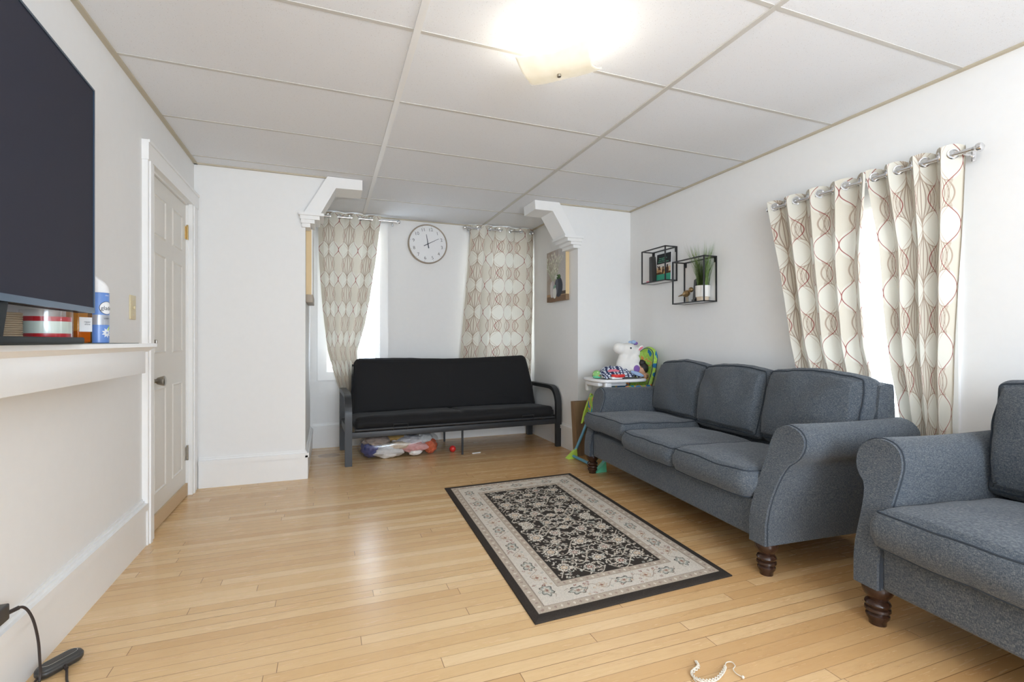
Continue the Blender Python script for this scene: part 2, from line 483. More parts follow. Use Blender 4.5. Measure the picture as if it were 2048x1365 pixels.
def window(name, h, axis, p, label):
    """double-hung sash window; local run s, depth d grows outward"""
    r = thing(name, label, 'window', kind='structure')
    a0, a1, z0, z1 = h
    def B(m, s0, s1, d0, d1, q0, q1, mi=0):
        if axis == 'X': m.box((s0, p+d0, q0), (s1, p+d1, q1), mi)
        else: m.box((p+d0, s0, q0), (p+d1, s1, q1), mi)
    cw = .07
    m = MB()
    B(m, a0-cw, a0, -.018, .0, z0-.065, z1+cw*.95); B(m, a1, a1+cw, -.018, .0, z0-.065, z1+cw*.95)
    B(m, a0, a1, -.018, .0, z1, z1+cw*.95); B(m, a0, a1, -.018, .0, z0-.065, z0)
    # jamb liners
    B(m, a0, a0+.012, -.016, T_, z0, z1); B(m, a1-.012, a1, -.016, T_, z0, z1)
    B(m, a0+.012, a1-.012, -.016, T_, z1-.012, z1); B(m, a0+.012, a1-.012, -.016, T_, z0, z0+.014)
    m.build('casing', 'trim', r)
    mid = (z0+z1)/2+.01
    for nm, q0, q1, d in (('lower_sash', z0+.014, mid+.02, .035), ('upper_sash', mid-.02, z1-.012, .065)):
        m = MB(); w = .038
        s0, s1 = a0+.012, a1-.012
        B(m, s0, s0+w, d, d+.028, q0, q1); B(m, s1-w, s1, d, d+.028, q0, q1)
        B(m, s0+w, s1-w, d, d+.028, q0, q0+w+.01); B(m, s0+w, s1-w, d, d+.028, q1-w, q1)
        if nm == 'upper_sash': 
            zz = (q0+q1)/2; B(m, s0+w, s1-w, d+.006, d+.022, zz-.008, zz+.008)
        sash = m.build(nm, 'trim', r)
        m = MB(); B(m, s0+w, s1-w, d+.012, d+.016, q0+w, q1-w); m.build('glass_pane', 'glass', sash)
    return r
window('window_1', W1, 'X', YA, 'white sash window left in the alcove, bright gap beside its curtain')
window('window_2', W2, 'X', YA, 'sash window fully covered by the right alcove curtain')
window('window_3', W3, 'Y', XR, 'white sash window behind the parted curtains above the sofa')

# door in the left wall
d = thing('door_1', 'off-white six-panel door with steel knob and bare plywood kick strip', 'door', (XL, DY0, 0), kind='structure')
m = MB(); fx = -.012
m.box((-.05, .012, .012), (fx, .758, 1.932))
for y0, y1 in ((.115, .325), (.455, .665)):
    for z0, z1 in ((1.61, 1.84), (.96, 1.52), (.19, .77)):
        ring = [(y0, z0), (y1, z0), (y1, z1), (y0, z1)]
        def rr(k, x): return [(x, y0+k, z0+k), (x, y1-k, z0+k), (x, y1-k, z1-k), (x, y0+k, z1-k)]
        prof = [(0, fx), (.008, fx+.006), (.014, fx-.000), (.022, fx+.001), (.045, fx+.007)]
        vs = [p for k, x in prof for p in rr(k, x)]; fs = []
        for i in range(len(prof)-1):
            for q in range(4): w = (q+1) % 4; fs.append((i*4+q, i*4+w, i*4+4+w, i*4+4+q))
        fs.append((16, 17, 18, 19)); m.add(vs, fs)
m.build('door_leaf', 'door', d, smooth=20)
MB().box((fx, .014, .006), (fx+.012, .70, .085)).box((fx, .704, .006), (fx+.012, .757, .085)).build('kick_strip', 'ply', d, label='bare plywood strip along the door bottom')
m = MB()
for y0, y1, z1 in ((-.095, .0, 1.945), (.77, .905, 1.945)):
    m.box((-.0, y0, 0), (.025, y1, z1))
    m.box((.025, (y0+.02 if y0 < 0 else y0+.03), .0), (.032, (y0+.05 if y0 < 0 else y0+.06), z1))
m.box((0, -.10, 1.945), (.03, .905, 2.045)).box((.03, -.105, 2.03), (.036, .91, 2.045))
m.box((-.12, 0, 0), (0, .010, 1.945)).box((-.12, .760, 0), (0, .770, 1.945)).box((-.12, .0, 1.934), (0, .77, 1.945))
m.build('door_casing', 'trim', d)
kn = MB()
Tk = Tm((fx+.0, .075, .815), ry=R(90))
kn.lathe([(.033, 0), (.033, .004), (.028, .008), (.012, .012), (.011, .025), (.018, .03), (.023, .042), (.027, .058), (.027, .064), (.02, .068), (.008, .068)], 24, 0, Tk)
kn.build('door_knob', 'nickel', d)
MB().lathe([(.026, 0), (.026, .008), (.018, .014), (.006, .015)], 20, 0, Tm((fx, .075, 1.02), ry=R(90))).box((fx+.014, .068, 1.003), (fx+.030, .082, 1.037), bev=.003).build('deadbolt', 'nickel', d)
for z, mt in ((1.75, 'brass'), (.28, 'nickel')):
    h = MB().tube([(fx+.008, .764, z-.045), (fx+.008, .764, z+.045)], .007, 10).box((fx-.002, .735, z-.042), (fx+.003, .762, z+.042)).ball((fx+.008, .764, z+.05), .007)
    h.build('hinge', mt, d)

# baseboards
def baseboard(name, segs, h=.21):
    m = MB()
    for (x0, y0, x1, y1, nx, ny) in segs:
        for dep, z0, z1 in ((.018, 0, h-.03), (.026, h-.045, h-.012), (.012, h-.012, h)):
            m.box((min(x0, x1, x0+nx*dep, x1+nx*dep), min(y0, y1, y0+ny*dep, y1+ny*dep), z0), (max(x0, x1, x0+nx*dep, x1+nx*dep), max(y0, y1, y0+ny*dep, y1+ny*dep), z1))
        m.box((min(x0, x1, x0+nx*.004, x1+nx*.004), min(y0, y1, y0+ny*.004, y1+ny*.004), h), (max(x0, x1, x0+nx*.004, x1+nx*.004), max(y0, y1, y0+ny*.004, y1+ny*.004), h+.012))
    return struct(name, m, 'trim')
baseboard('baseboard_left', [(XL, RY, XL, DY0-.097, 1, 0)], .225)
baseboard('baseboard_back_left', [(XL+.03, YB, AX0+.0, YB, 0, -1)], .205)
baseboard('baseboard_alcove_left', [(AX0, YB-.018, AX0, YA, 1, 0)], .205)
baseboard('baseboard_back', [(AX0+.02, YA, AX1-.02, YA, 0, -1)], .225)
baseboard('baseboard_alcove_right', [(AX1, YB, AX1, YA, -1, 0)], .225)
baseboard('baseboard_back_right', [(AX1, YB, XR, YB, 0, -1)], .205)
baseboard('baseboard_right', [(XR, RY, XR, YB-.03, -1, 0)], .205)

# white wooden corner brackets under the ceiling at the alcove mouth
m = MB().prism([(0, CZ), (.252, CZ), (.252, 2.192), (.06, 2.188), (-.05, 1.98), (-.165, 1.98)], YB-.045, YB+.19)
for x1, z0, z1, yy in ((-.025, 1.963, 1.982, .065), (-.055, 1.935, 1.963, .05), (-.09, 1.908, 1.935, .038), (-.12, 1.88, 1.908, .025)):
    m.box((-.165-yy*.5, YB-yy, z0), (x1, YB+.2, z1))
o = struct('trim_1', m, 'trim', smooth=20); o['label'] = 'white wooden corner bracket under the ceiling at the left of the alcove'
m = MB().prism([(1.70, CZ), (1.94, CZ), (2.115, 1.98), (2.005, 1.98), (1.875, 2.188), (1.705, 2.188)], YB-.045, YB+.21)
for x0, z0, z1, yy in ((1.985, 1.963, 1.982, .065), (2.02, 1.935, 1.963, .05), (2.06, 1.908, 1.935, .038), (2.09, 1.88, 1.908, .025)):
    m.box((x0, YB-yy, z0), (2.15+yy*.4, YB+.2, z1))
o = struct('trim_2', m, 'trim', smooth=20); o['label'] = 'white wooden corner bracket under the ceiling at the right of the alcove'

# ------------------------------------------------------------------ soft cushion
def rpoly(pts, r, k=5):
    out = []; n = len(pts)
    for i in range(n):
        p = Vector(pts[i]); a = (Vector(pts[i-1])-p); b = (Vector(pts[(i+1) % n])-p)
        rr = min(r, a.length*.45, b.length*.45); a.normalize(); b.normalize()
        p0 = p+a*rr; p1 = p+b*rr
        for j in range(k+1):
            t = j/k; out.append(tuple((1-t)**2*p0+2*t*(1-t)*p+t*t*p1))
    # densify
    res = []
    for i in range(len(out)):
        a = Vector(out[i]); b = Vector(out[(i+1) % len(out)]); L = (b-a).length
        if L < 1e-6: continue
        q = max(1, int(L/.04))
        for j in range(q): res.append(a.lerp(b, j/q))
    return res
def cushion(ol, z0, z1, crown=.02, crownb=0., er=.02, bulge=.008, T=None, wob=.004, seed=0, cen=None, welt=True, tee=False):
    """closed soft cushion from an outline in XY; returns (body, welt builder)"""
    n = len(ol); c = cen or (sum((p.x for p in ol))/n, sum((p.y for p in ol))/n); c = Vector(c)
    nor = []
    for i in range(n):
        t = ol[(i+1) % n]-ol[i-1]; q = Vector((t.y, -t.x)); q.normalize()
        if q.dot(ol[i]-c) < 0: q = -q
        nor.append(q)
    prof = []   # (outset, z, shrink)
    for k in range(4): a = R(-90+30*k); prof.append((-er+er*math.cos(a), z0+er+er*math.sin(a), 1))
    zm = (z0+z1)/2
    prof.append((bulge*.8, zm-(zm-z0)*.4, 1)); prof.append((bulge, zm, 1)); prof.append((bulge*.8, zm+(z1-zm)*.4, 1))
    for k in range(4): a = R(30*k); prof.append((-er+er*math.cos(a), z1-er+er*math.sin(a), 1))
    top = [(.97, .25), (.92, .45), (.84, .66), (.72, .82), (.55, .93), (.35, .985), (.15, 1), (.04, 1)]
    rings = [('b', s, h) for s, h in reversed(top)]+[('p', a, z) for a, z, _ in prof]+[('t', s, h) for s, h in top]
    xs_ = [p.x for p in ol]; ys_ = [p.y for p in ol]; cx_, cy_ = (min(xs_)+max(xs_))/2, (min(ys_)+max(ys_))/2; hx_, hy_ = (max(xs_)-min(xs_))/2, (max(ys_)-min(ys_))/2
    vs = []
    for kind, a, z in rings:
        for i in range(n):
            if kind == 'p': p = ol[i]+nor[i]*a; zz = z
            else:
                q = ol[i]-nor[i]*er; p = c+(q-c)*a; H_ = max(0, 1-abs((p.x-cx_)/hx_)**2.4)*max(0, 1-abs((p.y-cy_)/hy_)**2.4); z = math.sqrt(H_)*(math.sqrt(z) if len(ol) > 0 and tee else 1); zz = (z1+crown*z) if kind == 't' else (z0-crownb*z)
            w = Vector((p.x*7+seed, p.y*7, zz*7+seed)); dz = mnoise.noise(w)*wob*2
            ww = mnoise.noise(w*2.3+Vector((5, 5, 5)))*wob
            vs.append((p.x+ww, p.y+ww*.6, zz+dz))
    fs = []; K = len(rings)
    for k in range(K-1):
        for i in range(n): j = (i+1) % n; fs.append((k*n+i, k*n+j, (k+1)*n+j, (k+1)*n+i))
    for b_ in (0, (K-1)*n):
        vs.append(tuple(sum(vs[b_+i][q] for i in range(n))/n for q in range(3))); o_ = len(vs)-1
        fs += [(b_+i, b_+(i+1) % n, o_) for i in range(n)]
    body = MB().add(vs, fs, 0, T)
    wm = None
    if welt:
        wm = MB()
        for kk in (7+3, 7+8):
            idx = 8+ (1 if kk == 10 else 9)
            wm.tube([Vector(vs[idx*n+i]) for i in range(n)], .0036, 6, 0, T, closed=True)
    return body, wm

# ------------------------------------------------------------------ sofa family: local x = depth to the wall, y = along the seat
Zt = [.15, .19, .24, .30, .36, .41, .45, .48, .50, .52, .54, .565, .59, .615, .635, .65, .660, .665, .667]
TIN = [(.15, 0), (.58, 0), (.61, .008), (.635, .02), (.65, .035), (.66, .052), (.665, .070), (.667, .085)]
TOUT = [(.15, .090), (.24, .090), (.36, .094), (.42, .100), (.47, .110), (.50, .125), (.52, .148), (.54, .164), (.565, .174), (.59, .177), (.615, .173), (.635, .160), (.65, .143), (.66, .122), (.667, .092)]
def bfront(z): return -.06+.13*sstep((z-.22)/.45)
def make_arm(parent, y_in, sgn, depth=.735, low=0):
    def outline():
        up = [(interp(TIN, z), z) for z in Zt]; dn = [(interp(TOUT, z), z) for z in reversed(Zt)]
        return up+dn
    ol = outline(); n = len(ol)
    m = MB(); vs = []; bs = [0, .012, .03, .08, .18, .3, .42, .54, .66, 1]
    for t in bs:
        for (o_, z) in ol:
            b0 = bfront(z); x = b0+(depth-b0)*t
            k = 1-.025*(1-min(1, t/.03)) if t < .03 else 1
            oc = o_*1.0
            sag = -.006*math.sin(PI*min(1, t))
            # tighten the cap edge slightly so that it reads as rounded
            cx = .06; cz = .4
            oo = cx+(oc-cx)*k; zz = (z if z < .2 else cz+(z-cz)*k)+(sag if z > .5 else 0)
            vs.append((x-(.0 if t else .006), y_in+sgn*oo, zz))
    fs = []
    for k in range(len(bs)-1):
        for i in range(n): j = (i+1) % n; fs.append((k*n+i, k*n+j, (k+1)*n+j, (k+1)*n+i))
    h = len(Zt)
    for base in (0, (len(bs)-1)*n):
        for i in range(h-1): fs.append((base+i, base+i+1, base+n-2-i, base+n-1-i))
    m.add(vs, fs)
    a = m.build('arm', 'sofa', parent, smooth=50)
    w = MB()
    pts = [(vs[n*1+i][0]-.002, vs[n*1+i][1], vs[n*1+i][2]) for i in range(n)]
    w.tube(pts, .0034, 6)
    pts2 = [(depth*.0+bfront(.15)+.02, y_in+sgn*.0, .15)]
    w.build('arm_welt', 'welt', a)
    return a
def make_leg(parent, x, y):
    pr = [(.036, .152), (.047, .145), (.050, .132), (.046, .115), (.036, .100), (.030, .092), (.029, .089), (.038, .083), (.041, .076), (.038, .068), (.033, .065), (.040, .060), (.041, .052), (.036, .045), (.031, .042), (.037, .036), (.037, .028), (.028, .014), (.027, .0)]
    MB().lathe(pr[::-1], 24, 0, Tm((x, y, 0))).build('leg', 'legwood', parent)

sofa = thing('sofa', 'blue-grey three-seat sofa with rolled arms along the right wall under the window', 'sofa', (1.814, 1.604, 0), R(-4))
Y0, Y1 = .032, 1.632
make_arm(sofa, Y0, -1); make_arm(sofa, Y1, 1)
m = MB()
m.box((-.035, Y0-.004, .15), (.60, Y1+.004, .325), bev=.015); m.box((.60, Y0-.08, .15), (.737, Y1+.08, .45), bev=.01)
m.build('base', 'sofa', sofa)
for y_ in (Y0+.001, Y1-.001): MB().tube([(-.036, y_, .16), (-.036, y_, .32)], .004, 6).build('base_welt', 'welt', sofa)
def back_frame(parent, y0, y1, ztop=.83):
    m = MB()
    ol = [(.59, .30), (.615, .62), (.638, ztop-.03), (.655, ztop-.005), (.685, ztop), (.715, ztop-.012), (.737, ztop-.05), (.737, .30)]
    def f(u, v):
        y = lerp(y0, y1, v)
        p = catmull([(a, b, 0) for a, b in ol], 4, True)
        q = p[int(round(u*len(p))) % len(p)]
        e = min(1, min(v, 1-v)/.04); k = .92+.08*math.sqrt(e)
        return (.67+(q.x-.67)*k, y, .5+(q.y-.5)*(1-.02*(1-e)))
    n = len(ol)*4
    m.grid(f, n, 26, closeu=True)
    base = 0; m.f += [tuple(range(n))[::-1], tuple(range(25*n, 26*n))]; m.m += [0, 0]
    return m.build('back_frame', 'sofa', parent, smooth=60)
back_frame(sofa, Y0-.062, Y1+.062)
# seat cushions (far one is a T cushion riding a little high)
seats = [
    (rpoly([(-.085, 1.125), (-.085, 1.705), (.005, 1.705), (.005, 1.628), (.52, 1.628), (.52, 1.125)], .035), .345, .462, R(.6), -1.6, (.2, 1.39)),
    (rpoly([(-.10, .572), (-.10, 1.105), (.50, 1.105), (.50, .572)], .05), .326, .438, 0, 0, None),
    (rpoly([(-.085, .040), (-.10, .18), (-.095, .566), (.50, .566), (.50, .040)], .05), .326, .446, 0, 0, None)]
for i, (ol, z0, z1, tz, ty, cen) in enumerate(seats):
    b, w = cushion(ol, z0, z1, crown=.022, er=.022, bulge=.012, seed=i*3.3, cen=cen, tee=(i == 0), T=Tm((0, 0, .018 if i == 0 else 0), ry=R(1.2 if i == 0 else .5)))
    s = b.build('seat_cushion', 'sofa', sofa, smooth=180); w.build('cushion_welt', 'welt', s)
def back_cushion(parent, yc, wid, tilt=13, z=.455, x=.47, h=.42, th=.17, sx=0, seed=0, roll=0):
    ol = rpoly([(-wid/2, 0), (wid/2, 0), (wid/2+.012, h*.6), (wid/2+.004, h*.975), (wid*.25, h+.008), (0, h+.016), (-wid*.25, h+.006), (-wid/2-.004, h*.965), (-wid/2-.012, h*.6)], .032)
    # outline x -> local y, outline y -> height, thickness -> local -x (front)
    T = Tm((x, yc, z)) @ Matrix.Rotation(R(tilt), 4, 'Y') @ Matrix.Rotation(R(roll), 4, 'X') @ Matrix(((0, 0, -1, 0), (1, 0, 0, 0), (0, 1, 0, 0), (0, 0, 0, 1)))
    b, w = cushion(ol, -th*.42, th*.22, crown=th*.40, crownb=.01, er=.03, bulge=.006, T=T, wob=.009, seed=seed, cen=(0, h*.47))
    o = b.build('back_cushion', 'sofa', parent, smooth=180); w.build('cushion_welt', 'welt', o)
    return o
back_cushion(sofa, 1.385, .545, seed=1.1, x=.53, z=.462, roll=0)
back_cushion(sofa, .845, .545, seed=4.4, x=.525, roll=0)
back_cushion(sofa, .285, .57, seed=8.4, x=.535, z=.455, roll=0)
for x, y in ((0, 0), (0, 1.715), (.70, 0), (.70, 1.66)): make_leg(sofa, x, y)

arm_chair = thing('armchair', 'blue-grey armchair with rolled arms at the right edge nearest the camera', 'armchair', (1.877, 1.191, 0), R(-6))
CY1, CY0 = -.062, -.72
make_arm(arm_chair, CY1, 1); make_arm(arm_chair, CY0, -1)
m = MB(); m.box((-.045, CY0-.004, .15), (.60, CY1+.004, .315), bev=.015); m.box((.60, CY0-.08, .15), (.737, CY1+.08, .45), bev=.01)
m.build('base', 'sofa', arm_chair)
for y_ in (CY1-.002, CY0+.002): MB().tube([(-.047, y_, .16), (-.047, y_, .31)], .004, 6).build('base_welt', 'welt', arm_chair)
back_frame(arm_chair, CY0-.062, CY1+.062, .85)
ol = rpoly([(-.095, CY0+.006), (-.11, (CY0+CY1)/2), (-.095, CY1-.004), (-.05, CY1+.002), (.50, CY1-.006), (.50, CY0+.006)], .04)
b, w = cushion(ol, .312, .436, crown=.035, er=.02, bulge=.012, seed=12)
s = b.build('seat_cushion', 'sofa', arm_chair, smooth=180); w.build('cushion_welt', 'welt', s)
back_cushion(arm_chair, (CY0+CY1)/2, CY1-CY0+.02, tilt=12, z=.45, x=.50, h=.44, seed=15)
for x, y in ((0, -.012), (0, CY0-.05), (.70, -.02), (.70, CY0-.04)): make_leg(arm_chair, x, y)

# ------------------------------------------------------------------ futon
fut = thing('futon', 'black metal-armed futon sofa with black mattress in the alcove', 'futon', (.161, 4.20, 0), R(2.2))
FW = 1.95
fr = MB()
for k, x in enumerate((0, FW)):
    path = [(-.0, 0), (0, .20), (0, .40), (.008, .455), (.03, .505), (.065, .545), (.115, .566), (.18, .572), (.40, .572), (.64, .572)]
    path = [(q.x, q.y) for q in catmull([(a, b, 0) for a, b in path], 4)]
    m = MB(); w = .028; t = .024
    def f(u, v, x=x):
        i = min(len(path)-1, int(round(v*(len(path)-1)))); y, z = path[i]
        a = path[min(i+1, len(path)-1)]; b = path[max(i-1, 0)]; dx, dz = a[0]-b[0], a[1]-b[1]; L = math.hypot(dx, dz); nx, nz = -dz/L, dx/L
        q = [(-w, -t), (w, -t), (w, t), (-w, t)][int(round(u*4)) % 4]
        return (x+q[0], y+nx*q[1]*.75, z+nz*q[1]*.75)
    m.grid(f, 4, len(path), closeu=True)
    L = len(path); m.f += [(0, 1, 2, 3), (4*L-4, 4*L-3, 4*L-2, 4*L-1)]; m.m += [0, 0]
    m.box((x-w, .64, 0), (x+w, .69, .572)); m.box((x-.015, .02, .24), (x+.015, .66, .30))
    m.build('arm_frame', 'futonmetal', fut, smooth=30)
rail = MB()
rail.box((.02, -.012, .225), (FW-.02, .02, .275), bev=.004)
rail.tube([(.05, -.02, .292), (FW-.05, -.02, .292)], .011, 8).tube([(.06, .60, .30), (FW-.06, .60, .30)], .012, 8)
rail.tube([(.06, -.02, .292), (.06, .60, .30)], .011, 8).tube([(FW-.06, -.02, .292), (FW-.06, .60, .30)], .011, 8)
rail.box((.02, .64, .225), (FW-.02, .67, .275))
rail.build('seat_frame', 'futonmetal', fut)
for x in (.36, FW-.40):
    MB().tube([(x, -.03, .275), (x, -.036, .328), (x+.12, -.036, .328), (x+.12, -.03, .275)], .0035, 6).build('mattress_guard', 'futonmetal', fut)
for y in (.03, .65): MB().box((.975, y-.006, 0), (.992, y+.006, .235)).build('leg', 'futonmetal', fut)
bf = MB().tube([(.06, .50, .30), (.08, .60, .80), (FW-.10, .60, .80), (FW-.06, .50, .30)], .011, 8)
bf.build('back_frame', 'futonmetal', fut)
ol = rpoly([(.055, -.015), (.975, -.018), (1.90, -.015), (1.90, .60), (.055, .60)], .05)
b, w = cushion(ol, .279, .400, crown=.006, er=.035, bulge=.01, wob=.003, seed=3, welt=False)
for i, v in enumerate(b.v):
    x, y, z = v; k = max(0, y)/.6
    z -= .035*k if z > .34 else 0
    z -= .010*math.exp(-((x-.975)/.02)**2) if z > .34 else 0
    b.v[i] = (x, y, z)
b.build('seat_mattress', 'futon', fut, smooth=180)
hh = .545
ol = rpoly([(.015, 0), (1.86, 0), (1.835, hh*.5), (1.79, hh), (1.2, hh-.022), (.9, hh-.026), (.5, hh-.012), (.055, hh-.01), (.03, hh*.5)], .055)
T = Tm((.045, .445, .335)) @ Matrix.Rotation(R(-12), 4, 'X') @ Matrix(((1, 0, 0, 0), (0, 0, 1, 0), (0, 1, 0, 0), (0, 0, 0, 1)))
b, w = cushion(ol, -.055, .055, crown=.006, crownb=.02, er=.035, bulge=.008, wob=.003, seed=21, welt=False)
for i, v in enumerate(b.v):
    x, y, z = v; b.v[i] = tuple(T @ Vector((x, y, z*(1-.06*math.exp(-((x-.93)/.02)**2)))))
b.build('back_mattress', 'futon', fut, smooth=180)

# ------------------------------------------------------------------ curtains
def curtain(name, label, mapf, tab, z0, z1, nf, flat, amp, group, phase=0., ampb=None, zrod=None, seed=0, flip=1, uo=0.):
    """tab: (z, left, right) edges along the run; mapf(s, d, z) -> world"""
    L = [(z, l) for z, l, r_ in tab]; Rr = [(z, r_) for z, l, r_ in tab]
    NU, NV = 150, 190
    H = z1-z0; zr = zrod or z1-.035
    P = {}
    def pos(u, v):
        z = z1-H*v
        l, r_ = interp(L, z), interp(Rr, z)
        a = lerp(amp, ampb if ampb is not None else amp, v)
        th = 2*PI*nf*u+phase
        k = 1+.35*mnoise.noise(Vector((u*4+seed, v*2.2, seed)))*min(1, v*3)
        d = a*k*math.sin(th)
        s = lerp(l, r_, u)+.22*(r_-l)/nf/2*math.sin(2*th)*.55*(1-.4*v)
        s += .012*v*mnoise.noise(Vector((u*5+seed, v*5, 3.3)))
        zt = z+.006*math.cos(2*th)*(1-v) if v < .03 else z
        return Vector(mapf(s, d, zt))
    grom = [((k*PI-phase)/(2*PI*nf)) for k in range(-1, int(2*nf)+3)]
    grom = [g_ for g_ in grom if .03 < g_ < .97]
    vs = [pos(i/(NU-1), j/(NV-1)) for j in range(NV) for i in range(NU)]
    vr = (z1-zr)
    fs = []; 
    for j in range(NV-1):
        for i in range(NU-1):
            cu = (i+.5)/(NU-1)*flat; cv = (j+.5)/(NV-1)*H
            if any((cu-g_*flat)**2+(cv-vr)**2 < .0185**2 for g_ in grom): continue
            a = j*NU+i; fs.append((a, a+1, a+NU+1, a+NU))
    me = bpy.data.meshes.new(name); me.from_pydata([tuple(v) for v in vs], [], fs); me.materials.append(M['curtain'])
    uv = me.uv_layers.new(name='UVMap'); co = np.zeros(len(me.loops)*2); li = np.zeros(len(me.loops), dtype=np.int64)
    me.loops.foreach_get('vertex_index', li)
    co[0::2] = (li % NU)/(NU-1)*flat*flip+uo; co[1::2] = -(li//NU)/(NV-1)*H+.07
    uv.data.foreach_set('uv', co); me.shade_smooth()
    root = thing(name, label, 'curtain', (0, 0, 0), group=group)
    o = bpy.data.objects.new('cloth', me); col.objects.link(o); o.parent = root
    for g_ in grom:
        c0 = pos(g_, vr/H); tu = (pos(g_+.004, vr/H)-pos(g_-.004, vr/H)).normalized(); tv = Vector((0, 0, -1)); 
        pts = [c0+tu*math.cos(a)*.0205+tv*math.sin(a)*.0205 for a in [2*PI*k/20 for k in range(20)]]
        MB().tube(pts, .0045, 6, closed=True).build('grommet', 'silver', root)
    # remove unused verts inside the holes is unnecessary: faces are gone
    return root
fA = lambda s, d, z: (s, 4.945+d, z)
curtain('curtain', 'cream ogee print curtain bunched beside the left end of the black futon', fA,
        [(.10, .15, .25), (.44, .15, .25), (.64, .085, .27), (.94, .0, .27), (1.2, -.03, .345), (1.445, -.05, .39), (1.8, -.075, .44), (2.25, -.085, .495)],
        .10, 2.262, 3, .84, .030, 'ogee print curtains', ampb=.022, zrod=2.222, seed=1)
curtain('curtain', 'cream ogee print curtain hanging closed over the alcove window right of the clock', fA,
        [(.6, 1.29, 2.10), (.9, 1.30, 2.11), (1.45, 1.345, 2.12), (1.9, 1.38, 2.125), (2.262, 1.41, 2.13)],
        .61, 2.264, 3, 1.00, .030, 'ogee print curtains', phase=.6, ampb=.032, zrod=2.225, seed=5)
fR = lambda s, d, z: (2.632+d, s, z)
curtain('curtain', 'cream ogee print curtain left of the bright window gap, falling behind the sofa', fR,
        [(.4, 2.02, 1.66), (.87, 2.10, 1.675), (1.0, 2.13, 1.70), (1.45, 2.20, 1.72), (1.86, 2.285, 1.69), (1.91, 2.29, 1.69)],
        .42, 1.91, 4, 1.00, .034, 'ogee print curtains', phase=-.9, ampb=.026, zrod=1.868, seed=9, uo=-.2)
curtain('curtain', 'cream ogee print curtain right of the window gap, hanging between sofa and armchair', fR,
        [(.35, 1.50, 1.33), (.67, 1.535, 1.345), (.88, 1.575, 1.34), (1.1, 1.60, 1.33), (1.5, 1.625, 1.31), (1.86, 1.685, 1.295), (1.91, 1.69, 1.295)],
        .33, 1.912, 3.5, 1.20, .036, 'ogee print curtains', phase=-.9, ampb=.028, zrod=1.868, seed=13, uo=-.29)
def rod(label, p0, p1, wallp, nrm):
    p0, p1 = Vector(p0), Vector(p1); d = (p1-p0).normalized()
    r = thing('curtain_rod', label, 'curtain rod')
    MB().tube([p0, p1], .0095, 12).build('rod', 'silver', r)
    for p, s in ((p0, -1), (p1, 1)):
        m = MB(); q = p+d*s*.002
        ang = Vector((0, 0, 1)).rotation_difference(d*s).to_matrix().to_4x4()
        m.lathe([(.011, 0), (.012, .006), (.018, .012), (.020, .020), (.017, .03), (.008, .035)], 16, 0, Matrix.Translation(q) @ ang)
        m.build('finial', 'silver', r)
        k = p-d*s*.03
        MB().tube([k+Vector((0, 0, -.012)), k+Vector(nrm)*wallp+Vector((0, 0, -.012))], .005, 8).tube([k+Vector(nrm)*wallp+Vector((0, 0, -.035)), k+Vector(nrm)*wallp+Vector((0, 0, .02))], .009, 8).build('bracket', 'silver', r)
    return r
rod('silver curtain rod in the alcove left of the clock', (-.06, 4.945, 2.222), (.645, 4.945, 2.222), .063, (0, 1, 0))
rod('silver curtain rod in the alcove right of the clock', (1.375, 4.945, 2.225), (2.105, 4.945, 2.225), .063, (0, 1, 0))
rod('silver curtain rod on the right wall above the sofa', (2.632, 2.285, 1.868), (2.632, 1.262, 1.868), .068, (1, 0, 0))

